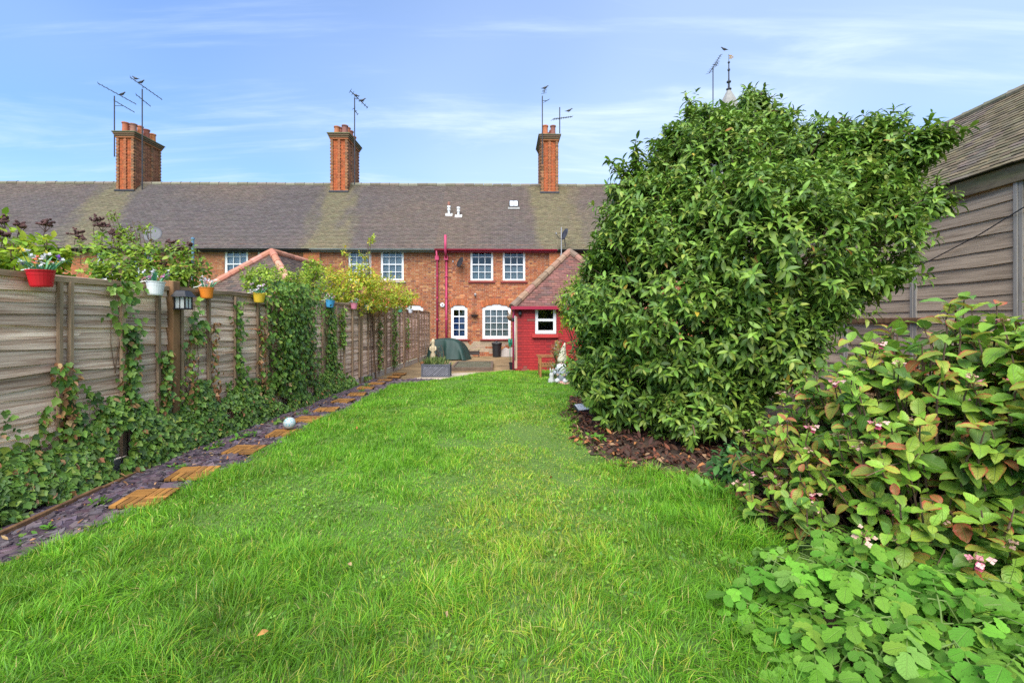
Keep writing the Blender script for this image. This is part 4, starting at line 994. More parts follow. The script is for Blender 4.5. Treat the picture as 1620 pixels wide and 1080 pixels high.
# ---- smaller shrubs
def bush(name, label, cat, loc, blobs, n, tmpl, m, palette, size, nl=7, droop=.3, seeds=None, up=.5, spread=(35, 80), length=.12, woody=True, shell=(.55, 1.1), singles=0):
    t = thing(name, label, cat, loc); F = Foliage(tmpl, MAT[m], palette); P, U = blob_points(blobs, n, shell, .5)
    shoots(F, P, U*.7+np.array([0, 0, up])+rng.normal(0, .3, P.shape), nl, size, length, spread, droop); F.build(t, loc, singles=singles)
    st = MB(); k = 0
    for b in blobs:
        for q in range(4):
            e = Vector(b[0])+Vector((random.uniform(-.8, .8)*b[1][0], random.uniform(-.8, .8)*b[1][1], random.uniform(-.3, .95)*b[1][2])); g0 = Vector(loc)+Vector((random.uniform(-.2, .2), random.uniform(-.2, .2), 0))
            st.tube([g0-Vector(loc), g0*.5+e*.5-Vector(loc)+Vector((.05, 0, .06)), e-Vector(loc)], [.016, .010, .004], 5)
    st.build('stem', MAT['twig'], t, kind='stuff')
    if seeds:
        sm = MB()
        for (x, y, d_, sz) in seeds:
            p = px(x, y, d_)-Vector(loc); sm.tube([p-Vector((0, 0, .35)), p-Vector((0.02, 0, .1)), p], [.005, .005, .004], 4, (.12, .07, .05))
            for _ in range(7):
                v = Vector((random.gauss(0, 1), random.gauss(0, .6), abs(random.gauss(.6, .7)))).normalized(); e = p+v*sz*random.uniform(.6, 1.2); sm.tube([p-Vector((0, 0, .06)), e], [.003, .002], 4, (.12, .06, .05))
                for j in range(7): sm.lathe([(.002, 0), (.014, .008), (.012, .02), (.002, .028)], 5, at=tuple(p+(e-p)*((j+2)/8)+Vector((random.gauss(0, .008), random.gauss(0, .008), 0))), col=jit((.10, .045, .04), .4))
        sm.build('seed_head', MAT['dead'], t, kind='stuff')
    return t
LIME = pal([((.30, .44, .03), 6), ((.40, .50, .035), 4), ((.20, .33, .03), 3)])
MIXG = pal([((.22, .33, .035), 6), ((.32, .42, .04), 5), ((.12, .20, .03), 3), ((.16, .10, .05), 2)])
YEL = pal([((.42, .48, .04), 6), ((.30, .42, .04), 5), ((.60, .45, .045), 3), ((.60, .36, .04), 1)])
bush('shrub', 'lime green big-leaved shrub behind the fence at the left edge', 'shrub', (-5.0, 4.6, 0), [pb(20, 400, 4.7, 60, .75), pb(75, 402, 4.8, 34, .8), pb(-60, 400, 4.6, 80), pb(30, 440, 4.7, 60)], 230, T_SOFT, 'soft', LIME, .12, 8, .35,
     seeds=[(8, 355, 4.7, .08), (30, 362, 4.7, .07), (72, 358, 4.8, .07), (5, 375, 4.6, .05)], singles=150)
bush('shrub', 'tangled shrub with dark brown seed heads behind the fence below the dish', 'shrub', (-5.2, 6.6, 0), [pb(175, 405, 6.6, 42, 1), pb(215, 415, 6.6, 50, .8), pb(265, 415, 6.8, 46, .9), pb(300, 420, 6.8, 30, 1), pb(240, 450, 6.6, 80, .5)], 520, T_SOFT, 'soft', MIXG, .095, 7, .3,
     seeds=[(120, 372, 6.5, .09), (128, 380, 6.5, .06), (150, 352, 6.6, .10), (163, 360, 6.6, .10), (178, 372, 6.6, .07), (188, 378, 6.6, .07), (270, 385, 6.8, .07), (285, 395, 6.8, .07), (300, 390, 6.8, .06), (262, 420, 6.8, .08)])
bush('climbing_shrub', 'yellowing climber spilling over the fence below the neighbouring sash windows', 'shrub', (-4.5, 10.4, 0), [pb(560, 455, 10.6, 48, .9), pb(605, 462, 11.5, 42, .75), pb(515, 452, 10.0, 42, .9), pb(635, 470, 12, 26, .8), pb(565, 440, 10.6, 26, .8)], 1000, T_SOFT, 'soft', YEL, .085, 7, .25)
bush('climbing_shrub', 'soft green climber on the fence in front of the salmon ridge tiles', 'shrub', (-4.6, 8.6, 0), [pb(430, 445, 8.4, 44, .7), pb(470, 452, 8.8, 40, .7), pb(405, 440, 8.2, 26, .9), pb(492, 425, 9.2, 20, 1.1)], 420, T_SOFT, 'soft', pal([((.25, .38, .035), 6), ((.32, .42, .04), 4), ((.16, .27, .03), 4)]), .08, 7, .25)
t = bush('climber_sprig', 'tall thin yellow sprig rising before the grey gutter', 'plant', (-3.6, 11.5, 0), [pb(587, 375, 11.2, 9, 1.2), pb(545, 398, 11, 10, 1.0), pb(578, 402, 11, 9)], 26, T_SOFT, 'soft', YEL, .08, 6)
bush('shrub', 'long arching green sprays above the seed head shrub before the roof', 'plant', (-5.4, 7.2, 0), [pb(180, 340, 7.2, 12, .6), pb(195, 362, 7.2, 10, 1), pb(228, 358, 7.2, 16, .4), pb(210, 372, 7.2, 14, .8)], 46, T_SOFT, 'soft', MIXG, .07, 6)
bush('shrub', 'lime green feathery shrub between laurel and red outbuilding', 'shrub', (1.55, 9.6, 0), [pb(908, 478, 9.4, 34, 1.1), pb(902, 505, 9.2, 22, .8), pb(918, 450, 9.6, 28)], 300, T_SOFT, 'soft', LIME, .07, 7)
bush('rose_bush', 'small pale flowered bush beside the gnome and wooden bench', 'plant', (1.1, 11.2, 0), [pb(882, 552, 11.0, 14, .9), pb(880, 575, 11, 12, 1.1)], 60, T_SOFT, 'soft', pal([((.16, .27, .05), 5), ((.45, .47, .36), 2)]), .06, 6)
bush('low_shrub', 'small dark leaved seedling shrub between the laurel and hydrangea', 'plant', (1.95, 3.9, 0), [((1.95, 3.9, .22), (.26, .22, .22))], 60, T_SOFT, 'leaf', pal([((.05, .13, .035), 5), ((.07, .17, .04), 4)]), .10, 6)
# weeds at the border and in the slate
def weed(x, y, s, label, palette, grp, nl=7):
    t = thing('weed', label, 'weed', (x, y, 0), 0, grp); F = Foliage(T_SOFT, MAT['soft'], palette)
    P = np.array([[x, y, .02]])+np.c_[rng.normal(0, s*.35, 7), rng.normal(0, s*.35, 7), rng.uniform(.0, s*.55, 7)]
    shoots(F, P, np.tile([0, 0, 1.0], (7, 1))+rng.normal(0, .3, (7, 3)), nl, s*.48, s*.3, (40, 85), .2); F.build(t, (x, y, 0))
WG = pal([((.12, .30, .03), 5), ((.17, .36, .05), 4)])
for (x, y, s), w_ in zip(((1.62, 3.62, .24), (1.38, 3.35, .20), (1.55, 3.05, .17), (1.15, 4.55, .16), (.98, 5.4, .18)), ('below the hydrangea, largest of them', 'just in front of the largest weed', 'nearest the celandine', 'halfway along the leaf mulch', 'farthest off by the laurel foot')): weed(x, y, s, f'fresh green broad-leaved weed at the lawn edge {w_}', WG, 'weeds along the laurel bed')
for (x, y, s), w_ in zip(((-3.22, 3.55, .10), (-3.2, 3.05, .12), (-3.25, 4.45, .10), (-3.3, 5.6, .15), (-3.25, 6.4, .17), (-3.35, 5.1, .14), (-3.2, 7.0, .14), (-3.25, 8.4, .14), (-3.1, 9.3, .14), (-3.2, 9.9, .16), (-3.3, 2.75, .13)), ('left of the nearest deck tile', 'in front of the nearest deck tile', 'left of the second deck tile', 'left of the football', 'left of the fifth deck tile', 'behind the third deck tile', 'left of the sixth deck tile', 'left of the seventh deck tile', 'by the ninth deck tile', 'by the tenth deck tile', 'closest to the camera')): weed(x, y, s, f'small bright weed in the slate chips {w_}', WG, 'weeds in the slate strip')
# leaf mulch, slate chips, grass
def chip(seed):
    r = random.Random(seed); k = 6; pts = [(math.cos(6.283*i/k)*r.uniform(.55, 1.1), math.sin(6.283*i/k)*r.uniform(.35, .8)) for i in range(k)]; h = .12
    V = [(x, y, h+r.uniform(-.03, .03)) for x, y in pts]+[(x*1.05, y*1.05, -.05) for x, y in pts]
    T = [(0, i, i+1) for i in range(1, k-1)]+[q for i in range(k) for q in ((i, i+k, (i+1) % k), ((i+1) % k, i+k, (i+1) % k+k))]
    return np.array(V), np.array(T), np.zeros((2*k, 3))
F = Foliage([chip(s) for s in range(7)], MAT['slate'], pal([((.105, .070, .082), 6), ((.135, .105, .115), 4), ((.062, .042, .052), 5), ((.22, .19, .19), 1)], a=.3))
n = 15000; d = 1.4+9.9*rng.random(n)**1.25; x0 = FX(d)+.1; x1 = le(d)+.03; x = x0+(x1-x0)*rng.random(n)
k = np.ones(n, bool)
for (tx, ty) in TILE_AT: k &= (np.abs(x-tx) > .21) | (np.abs(d-ty) > .21)
x, d = x[k], d[k]; n = len(x)
nr = unit(np.c_[rng.normal(0, .22, n), rng.normal(0, .22, n), np.ones(n)]); F.add(np.c_[x, d, .004+.022*fbm(x*4, d*4, 5)+rng.random(n)*.012], frames(rdirs(n)*[1, 1, .05], nr), np.minimum(rng.gamma(2.2, .013, n)+.010, .075))
o = F.build(None, (0, 0, 0), massname='slate_chips'); o.data.polygons.foreach_set('use_smooth', [False]*len(o.data.polygons))
F = Foliage(T_DEAD+T_LAUREL[:2], MAT['dead'], pal([((.095, .038, .022), 7), ((.055, .024, .016), 8), ((.17, .065, .026), 3), ((.34, .15, .05), 1), ((.28, .19, .10), 1)], a=.3))
n = 8200; x, y = rng.uniform(.75, 4.6, n), 2.9+rng.random(n)*5.6; k = (x > re_(y)-.08-.18*rng.random(n)**2) & ((x < 3.6) | (y < 6)); x, y = x[k], y[k]; n = len(x)
nr = unit(np.c_[rng.normal(0, .4, n), rng.normal(-.1, .4, n), np.ones(n)]); F.add(np.c_[x, y, .03+.05*fbm(x*2.2, y*2.2, 9)+.03*rng.random(n)], frames(rdirs(n)*[1, 1, .25], nr), rng.uniform(.05, .11, n))
F.build(None, (0, 0, 0), massname='leaf_mulch')
F = Foliage(T_DEAD, MAT['dead'], DEADC); n = 420; d = 1.8+7*rng.random(n); x = FX(d)+.25+(le(d)-FX(d)-.2)*rng.random(n)**1.4
F.add(np.c_[x, d, np.full(n, .04)], frames(rdirs(n)*[1, 1, .2], unit(np.c_[rng.normal(0, .3, n), rng.normal(0, .3, n), np.ones(n)])), rng.uniform(.02, .05, n)); F.build(None, (0, 0, 0), massname='leaf_litter')

def grass_mesh():
    Vs, Ts, Cs = [], [], []; off = 0
    G = np.array([(.142, .36, .018), (.20, .43, .022), (.10, .255, .018), (.30, .47, .032), (.43, .46, .05), (.58, .48, .17)])
    for (y0, y1, dens, seg, w0, hs) in ((1.25, 3.0, 10500, 4, .0042, 1.0), (3.0, 4.8, 7200, 3, .0050, .9), (4.8, 7.5, 5600, 2, .0066, .95), (7.5, 13.1, 4200, 1, .0095, 1.0)):
        area = (y1-y0)*5.2; n = int(area*dens); x = rng.uniform(-3.15, 2.0, n); y = rng.uniform(y0, y1, n)
        e = .08*fbm(y*5, x*5, 71)-.02
        k = (x > le(y)-e) & (x < re_(y)+e-np.where(y < 2.4, .22, 0)) & (np.abs(x) < y*1.2+.4); x, y = x[k], y[k]
        c1 = fbm(x*1.5, y*1.5, 17); c2 = fbm(x*3.6+9, y*3.6, 27); worn = np.exp(-((x-.05-.06*(y-3))/.75)**2)*np.interp(y, [2.2, 3, 6.5, 9], [.55, 1, .9, .25])
        bare = (fbm(x*2.2, y*1.3, 91) > .56) & (rng.random(len(x)) < .55*worn*((y > 4) & (y < 6.6))); k = ~bare & (rng.random(len(x)) < 1-.15*worn)
        x, y, c1, c2, worn = x[k], y[k], c1[k], c2[k], worn[k]; n = len(x)
        side_ = np.clip((np.minimum(x-le(y), re_(y)-x)), 0, 1); tall = np.interp(side_, [0, .25, .7], [1.1, 1.05, 1.0])*np.where((y < 4.6) & (y > 2.5), np.interp(re_(y)-x, [0, .35, .8], [1.75, 1.35, 1.0]), 1)
        Lh = hs*(.036+.092*np.clip((c1-.28)*1.9, 0, 1)*np.clip((c2+.35), .5, 1.15))*(1-.42*worn)*rng.uniform(.55, 1.3, n)*tall*(.35+1.35*fbm(x*6+2, y*6, 141, 2))*np.interp(y, [1.2, 2.2, 3, 5, 9], [1.5, 1.3, 1.1, .9, .8])
        az = rng.uniform(0, 6.283, n); wind = fbm(x*5+40, y*5, 37)*14; lean = rng.uniform(.25, 1.35, n)
        dx = np.cos(az)*.8+np.cos(wind)*.45; dy = np.sin(az)*.8+np.sin(wind)*.45
        wx, wy = -np.sin(az+rng.normal(0, .5, n)), np.cos(az); W_ = w0*rng.uniform(.6, 1.25, n); z0 = lawn_z(x, y)-.004
        rows = []
        for i in range(seg+1):
            s = i/seg; fx = lean*s**1.8*Lh; zz = z0+Lh*s*(1-.42*lean*s); cxx, cyy = x+dx*fx, y+dy*fx
            if i < seg:
                ww = W_*(1-.65*s)/2*(1.0 if seg > 1 else 1.2); rows += [np.stack([cxx-wx*ww, cyy-wy*ww, zz], 1), np.stack([cxx+wx*ww, cyy+wy*ww, zz], 1)]
            else: rows.append(np.stack([cxx, cyy, zz], 1))
        nv = 2*seg+1; V = np.stack(rows, 1).reshape(-1, 3); T = []
        for i in range(seg-1): a = 2*i; T += [(a, a+1, a+3), (a, a+3, a+2)]
        T.append((2*seg-2, 2*seg-1, 2*seg)); T = np.array(T)
        Ts.append((T[None]+(np.arange(n)*nv)[:, None, None]).reshape(-1, 3)+off); off += n*nv; Vs.append(V)
        rr = rng.random(n); yl = np.clip(worn*np.interp(y, [2, 3, 4.5, 6], [.5, .68, .5, .32])+.35*(fbm(x*1.1+3, y*1.1+5, 57)-.42), .03, .6)
        ix = np.where(rr < yl*.55, 4, np.where(rr < yl, 3, rng.integers(0, 3, n))); ix = np.where(rng.random(n) < .025+.05*worn, 5, ix)
        col = G[ix]*rng.uniform(.75, 1.25, n)[:, None]*(.58+.78*c2)[:, None]*np.where(y < 2.6, .92, 1)[:, None]
        Cs.append(np.repeat(col, nv, 0))
    return np_mesh('grass', np.concatenate(Vs), np.concatenate(Ts), np.concatenate(Cs), m=MAT['grass'])
put('grass', grass_mesh(), kind='stuff')
F = Foliage([fan_leaf([(.30*math.cos(a)*(1+.25*math.cos(3*a)), .4+.36*math.sin(a)*(1+.25*math.cos(3*a))) for a in np.linspace(0, 5.7, 9)], .15, s) for s in range(3)], MAT['soft'], pal([((.15, .32, .04), 5), ((.22, .38, .05), 4), ((.10, .23, .035), 3)]))
n = 9000; y = 1.5+8*rng.random(n)**1.3; x = rng.uniform(-2.9, 1.7, n); k = (x > le(y)) & (x < re_(y)) & (fbm(x*1.8, y*1.8, 113) > .53); x, y = x[k], y[k]; n = len(x)
F.add(np.c_[x, y, lawn_z(x, y)+.012+.03*rng.random(n)], frames(rdirs(n)*[1, 1, .2], unit(np.c_[rng.normal(0, .35, n), rng.normal(-.15, .35, n), np.ones(n)])), rng.uniform(.016, .036, n)); F.build(None, (0, 0, 0), massname='clover')
# ================================================================ things in the garden
# buckets hanging on the fence
def on_fence(d, z, out_=.0): return Vector((FX(d)+out_, d, z))
def bucket(d, label, col, r=.075, h=.125, oval=1., fl_c=None, handle=True, big=1.):
    p = on_fence(d, 1.80-h*.55, .115); t = thing('flower_bucket', label, 'bucket', p, 0, 'painted buckets of artificial flowers hooked on the fence')
    rr = random.Random(int(d*100))
    body = MB(col).lathe([(r*.74, 0), (r*.80, .012), (r*.93, h*.7), (r*.95, h*.72), (r*.955, h*.76), (r, h), (r*1.06, h+.004), (r*1.05, h-.006), (r*.94, h-.012), (r*.7, .02)], 22, sy=oval)
    b = body.build('pot', MAT['paint'], t, smooth=False); b.rotation_euler = (R(rr.uniform(-5, 5)), R(rr.uniform(-3, 6)), 0)
    hc = (.75, .73, .68)
    MB(col if not handle else hc).tube([(-.02, -.01, h), (-.035, 0, h+.06), (-.09, .0, h*.55+.075), (-.16, 0, h*.55+.06)], .005, 6).build('hook', MAT['paint'], t, smooth=True)
    for k in range(int(11*big)):
        a = rr.uniform(0, 6.28); L_ = rr.uniform(.10, .22)*(.8+.3*big); e = Vector((math.cos(a)*L_*.55, math.sin(a)*L_*(.6+.5*(oval-1)), L_*.62-.02))
        s0 = Vector((math.cos(a)*r*.4, math.sin(a)*r*.4*oval, h-.03)); w = .008; n_ = Vector((-math.sin(a), math.cos(a), 0))*w
        m1 = s0+e*.55+Vector((0, 0, .03)); MB(jit(rr.choice(((.10, .34, .20), (.16, .42, .20), (.08, .27, .12))), .2)).add([s0-n_*.6, s0+n_*.6, m1+n_, m1-n_, s0+e+n_*.15, s0+e-n_*.15], [(0, 1, 2, 3), (3, 2, 4, 5)]).build('leaf', MAT['petal'], t)
    for k in range(int(12*big)):
        a = rr.uniform(0, 6.28); q = rr.uniform(.2, 1.5); c = Vector((math.cos(a)*r*min(q, 1.2), math.sin(a)*r*q*oval*1.25, h+rr.uniform(.02, .11)*(.7+.35*big))); col_ = rr.choice(fl_c or ((.72, .68, .70), (.72, .68, .70), (.28, .12, .42), (.72, .35, .45), (.75, .6, .1)))
        mb = MB()
        for j in range(9):
            v = Vector((rr.gauss(0, 1), rr.gauss(0, 1), rr.gauss(.3, .8))).normalized(); u = v.cross(Vector((.3, .2, .9))).normalized(); s = rr.uniform(.018, .034)
            mb.add([c, c+v*s*.6+u*s*.35, c+v*s, c+v*s*.6-u*s*.35], [(0, 1, 2, 3)], jit(col_, .15))
        mb.tube([(c.x*.4, c.y*.4, h-.04), c], [.0025, .002], 4, (.1, .3, .12)); mb.build('blossom', MAT['petal'], t)
    return t
bucket(3.58, 'red oval bucket of plastic flowers, nearest on the fence', (.55, .012, .02), r=.078, h=.13, oval=1.15, big=2.0, fl_c=((.75, .72, .74), (.75, .72, .74), (.75, .72, .74), (.26, .10, .45), (.75, .6, .08), (.70, .18, .10)))
bucket(4.67, 'white bucket of flowers hooked just left of the lantern post', (.66, .67, .66), r=.08, h=.135, big=1.4, fl_c=((.75, .72, .74), (.75, .72, .74), (.55, .2, .45), (.75, .3, .35)))
bucket(5.42, 'orange bucket of flowers hooked right of the lantern', (.66, .20, .02), r=.075, h=.125, big=1.2, fl_c=((.75, .72, .74), (.75, .72, .74), (.7, .4, .5)))
bucket(6.47, 'yellow bucket of white flowers before the bushy ivy mass', (.72, .47, .04), r=.08, h=.13, big=1.2, fl_c=((.75, .72, .74), (.70, .5, .6)))
bucket(8.78, 'blue bucket of flowers hooked past the bushy ivy mass', (.05, .26, .46), r=.085, h=.14, big=1.1, fl_c=((.75, .72, .74), (.65, .3, .4)))
bucket(10.0, 'pale pink bucket hooked on the fence under the yellowing climber', (.66, .22, .30), big=.9, fl_c=((.75, .72, .74),))
bucket(10.85, 'mint white bucket hooked between the two pink ones', (.58, .68, .62), big=.9, fl_c=((.75, .72, .74),))
bucket(11.95, 'deep pink bucket hooked farther along the fence', (.55, .08, .16), big=.9, fl_c=((.75, .72, .74), (.7, .4, .45)))
bucket(13.6, 'green bucket near the far end of the fence', (.10, .36, .22), big=.8, fl_c=((.75, .72, .74), (.7, .5, .45)))
bucket(14.8, 'white bucket farthest along the fence', (.62, .64, .68), big=.8, fl_c=((.75, .72, .74),))
# lantern on the post
lp = on_fence(5.0, 1.665, .155); t = thing('wall_lantern', 'black solar lantern with white panes on the brown post', 'lantern', lp)
rf_ = MB((.022, .022, .024)).add([(-.085, -.085, .06), (.085, -.085, .06), (.085, .085, .06), (-.085, .085, .06), (-.05, -.05, .125), (.05, -.05, .125), (.05, .05, .125), (-.05, .05, .125)], [(3, 2, 1, 0), (4, 5, 6, 7), (0, 1, 5, 4), (1, 2, 6, 5), (2, 3, 7, 6), (3, 0, 4, 7)]).build('roof', MAT['paint'], t)
MB((.03, .04, .07)).box(-.045, .045, -.045, .045, .126, .131).build('solar_panel', MAT['paint'], t)
for sx in (-1, 1):
    for sy in (-1, 1): MB((.022, .022, .024)).box(sx*.055-.006, sx*.055+.006, sy*.055-.006, sy*.055+.006, -.062, .06).build('corner_bar', MAT['paint'], t)
MB((.022, .022, .024)).box(-.066, .066, -.066, .066, -.078, -.062).build('base', MAT['paint'], t)
for k in range(4):
    o = MB((.7, .72, .68)).box(-.048, .048, -.052, -.048, -.062, .06).build('pane', MAT['frosted'], t); o.rotation_euler = (0, 0, k*math.pi/2)
    o = MB((.022, .022, .024)).box(-.004, .004, -.058, -.053, -.062, .06).build('bar', MAT['paint'], t); o.rotation_euler = (0, 0, k*math.pi/2)
MB((.022, .022, .024)).box(-.10, -.06, -.02, .02, -.02, .03).build('bracket', MAT['paint'], t)
# deck tiles along the slate strip
ORD = ['nearest', 'second', 'third', 'fourth', 'fifth', 'sixth', 'seventh', 'eighth', 'ninth', 'tenth', 'eleventh', 'twelfth', 'farthest']
SL = {}
for i, (x_, y_, d_) in enumerate(((224, 795, 3.67), (300, 755, 4.26), (382, 716, 5.05), (450, 688, 5.80), (486, 667, 6.60), (517, 651, 7.35), (543, 637, 8.15), (565, 626, 8.9), (579, 616, 9.73), (596, 608, 10.4), (609, 602, 11.0), (624, 597, 11.7), (632, 593, 12.3))):
    X = (x_-810)/720*d_+(.04 if i < 3 else 0); lab = f'{ORD[i]} orange wooden deck tile laid on the slate strip' if i not in (3,) else 'fourth orange wooden deck tile, the one carrying the football'
    t = thing('deck_tile', lab, 'deck tile', (X, d_, .038+random.uniform(0, .006)), R(random.uniform(-9, 9)+(6 if i < 3 else 2)), 'wooden deck tiles stepping along the slate'); t.rotation_euler.x = R(random.uniform(-1.5, 1.5)); t.rotation_euler.y = R(random.uniform(-1, 2))
    S_ = .34 if i < 6 else .32; q = S_/2
    MB().box(-q+.01, q-.01, -q+.01, q-.01, -.025, -.012).build('base_grid', MAT['black'], t)
    for a in range(2):
        for b in range(2):
            for k in range(3):
                w_ = q/3; key = ((a+b) % 2, round(S_, 2))
                if key not in SL:
                    m_ = MB().box(.004, q-.004, .0045, w_-.0045, -.012, .010); SL[key] = m_.mesh('slat', MAT['deck'])
                if (a+b) % 2: mt = Matrix.Translation((-q+a*q, -q+b*q+k*w_, 0))
                else: mt = Matrix.Translation((-q+a*q+(k+1)*w_, -q+b*q, 0)) @ Matrix.Rotation(R(90), 4, 'Z')
                put('slat', SL[key], t, mt)
# football
bp = Vector((-2.90, 5.93, .062+.073)); t = thing('football', 'small white and teal football resting on a deck tile', 'ball', bp)
import bmesh
bm = bmesh.new(); bmesh.ops.create_icosphere(bm, subdivisions=4, radius=.074); me = bpy.data.meshes.new('ball_skin'); bm.to_mesh(me); bm.free()
me.materials.append(MAT['paint']); ico = [Vector(v).normalized() for v in [(0, s, c*1.618) for s in (-1, 1) for c in (-1, 1)]+[(s, c*1.618, 0) for s in (-1, 1) for c in (-1, 1)]+[(c*1.618, 0, s) for s in (-1, 1) for c in (-1, 1)]]
cols = []
for p in me.polygons:
    n_ = p.center.normalized(); ds = sorted([n_.dot(v) for v in ico], reverse=True); cols.append((.10, .42, .46, 1) if ds[0] > .945 and ds[0] < .972 else ((.50, .52, .52, 1) if ds[0]-ds[1] > .035 else (.30, .50, .53, 1)))
a = me.attributes.new('tint', 'FLOAT_COLOR', 'FACE'); a.data.foreach_set('color', np.array(cols, np.float32).ravel()); me.polygons.foreach_set('use_smooth', [True]*len(me.polygons)); put('ball_skin', me, t).rotation_euler = (.4, .3, .8)
# planter with lattice faces
pl = thing('planter', 'dark grey lattice trough planter of herbs on the pale path', 'planter', (-1.98, 11.95, .014), R(1))
w, dp, h = .35, .16, .33
PB = MB(); PB.box(-w+.01, w-.01, -dp+.02, -dp+.032, .02, h-.02).box(-w+.01, w-.01, dp-.032, dp-.02, .02, h-.02).box(-w+.02, -w+.032, -dp+.033, dp-.033, .02, h-.02).box(w-.032, w-.02, -dp+.033, dp-.033, .02, h-.02)
MB().box(-w+.02, w-.02, -dp+.021, dp-.021, .015, h-.03).build('trough', MAT['planter'], pl)
for z in (.02, h-.03): bv(MB().box(-w, w, -dp-.012, -dp+.012, z-.02, z+.03).build('rail', MAT['planter'], pl), .003); bv(MB().box(w-.012, w+.012, -dp+.013, dp, z-.02, z+.03).build('rail', MAT['planter'], pl), .003); bv(MB().box(-w-.012, -w+.012, -dp+.013, dp, z-.02, z+.03).build('rail', MAT['planter'], pl), .003)
for sx in (-1, 1): bv(MB().box(sx*w-.022, sx*w+.022, -dp-.018, -dp+.026, -.012, h+.01).build('corner_post', MAT['planter'], pl), .003); bv(MB().box(sx*w-.022, sx*w+.022, dp-.02, dp+.02, -.012, h+.01).build('corner_post', MAT['planter'], pl), .003)
k = -w-.2
while k < w:
    for sg, yy in ((1, -dp-.004), (-1, -dp+.004)):
        x0, x1 = k, k+.25; z0, z1 = .05, h-.06
        if sg < 0: x0, x1 = x1, x0
        p, q_ = Vector((x0, yy, z0)), Vector((x1, yy, z1))
        def clip(p, q_):
            P_ = [p.copy(), q_.copy()]
            for lim, sgn in ((-w+.025, 1), (w-.025, -1)):
                a_, b_ = P_; fa, fb = (a_.x-lim)*sgn, (b_.x-lim)*sgn
                if fa < 0 and fb < 0: return None
                if fa < 0: P_[0] = a_+(b_-a_)*(fa/(fa-fb))
                if fb < 0: P_[1] = a_+(b_-a_)*(fa/(fa-fb))
            return P_
        c = clip(p, q_)
        if c and (c[1]-c[0]).length > .03: MB().bar(c[0], c[1], .007, .022).build('lattice_strip', MAT['strip'], pl)
    k += .062
MB().box(-w+.03, w-.03, -dp+.035, dp-.035, h-.06, h-.03).build('soil', MAT['soil'], pl)
loc = (-1.98, 11.95, h); t = thing('herb_plant', 'tufty grey green lavender growing in the lattice planter', 'plant', loc)
F = Foliage([strip_leaf((.3, .7), (.10, .09), .2, .15)], MAT['soft'], pal([((.17, .24, .07), 4), ((.24, .28, .09), 4), ((.11, .17, .06), 3)])); n = 420
P = np.c_[rng.normal(-2.02, .13, n), rng.normal(11.95, .05, n), np.full(n, h-.03)]; F.add(P, frames(np.c_[rng.normal(0, .45, n), rng.normal(0, .35, n), np.ones(n)], rdirs(n)), rng.uniform(.12, .28, n)); F.build(t, loc)
# raised slab bed
rb = thing('raised_bed', 'low brown sleeper frame holding a mossy wet slab on the patio', 'raised bed', (-1.18, 13.35, 0), R(2))
for (x0, x1, y0, y1) in ((-.62, .62, 0, .07), (-.62, -.55, .072, 2.1), (.55, .62, .072, 2.1), (-.62, .62, 2.102, 2.17)): bv(MB().box(x0, x1, y0, y1, 0, .11).build('sleeper', MAT['bark'], rb), .008)
MB().box(-.548, .548, .074, 2.1, 0, .085).build('slab', MAT['wet'], rb)
# tarpaulin over furniture
t = thing('covered_furniture', 'dark green tarpaulin draped over patio furniture by the wall', 'cover', (-2.42, 17.5, 0), R(-4))
nx, ny = 26, 18; vs = []
for j in range(ny+1):
    for i in range(nx+1):
        u, v = -1+2*i/nx, -1+2*j/ny; m_ = max(abs(u), abs(v)*.98); f = min(1, (1-m_)/.30); e = f*f*(3-2*f)
        top = .80-.10*(u+.2)**2-.12*max(0, u)**2; z = top*e**.75+.012*(1-e); fold = .09*math.sin(u*8+v*3)*(1-e)*.6+.05*math.sin((u+v)*9)*(e*(1-e)*4)+.03*math.sin(u*3-v*9)+.03*math.sin(u*14-v*5)*(1-e)
        x = u*(.80-.20*e*(1 if u > 0 else .55)); y = v*(.56-.12*e); vs.append((x+fold*.6, y+fold, max(.012, z+fold*.35*min(1, z*4))))
TM = MB().add(vs, [(j*(nx+1)+i, j*(nx+1)+i+1, (j+1)*(nx+1)+i+1, (j+1)*(nx+1)+i) for j in range(ny) for i in range(nx)]).build('tarpaulin', MAT['tarp'], t, smooth=True)
for x, y in ((-.45, -.3), (.45, -.3), (-.45, .3), (.45, .3)): MB((.03, .03, .03)).box(x-.02, x+.02, y-.02, y+.02, 0, .3).build('leg', MAT['paint'], t)
# statue, pots by the tarp
t = thing('garden_statue', 'pale stone figure ornament standing behind the grey planter', 'statue', (-2.62, 15.1, 0))
MB((.50, .42, .27)).lathe([(.075, 0), (.085, .03), (.07, .06), (.075, .2), (.09, .32), (.062, .44), (.08, .54), (.085, .62), (.045, .69), (.06, .74), (.062, .80), (.045, .85), (.012, .875)], 14, sy=.8).build('body', MAT['matt'], t, smooth=True)
for s in (-1, 1): MB((.50, .42, .27)).tube([(s*.08, 0, .62), (s*.10, -.03, .52), (s*.04, -.075, .47)], [.026, .022, .018], 8).build('arm', MAT['matt'], t, smooth=True)
for x, y, s, lb in ((-2.86, 14.6, .9, 'left small terracotta pot beside the stone ornament'), (-2.74, 14.3, .75, 'front small terracotta pot beside the stone ornament')):
    t = thing('plant_pot', lb, 'pot', (x, y, 0)); MB((.42, .15, .07)).lathe([(.06*s, 0), (.085*s, .12*s), (.095*s, .12*s), (.098*s, .16*s), (.085*s, .16*s), (.07*s, .06*s)], 14).build('pot', MAT['terracotta'], t, smooth=False)
    MB((.05, .04, .03)).lathe([(.082*s, .135*s), (.02*s, .14*s)], 12).build('soil', MAT['matt'], t)
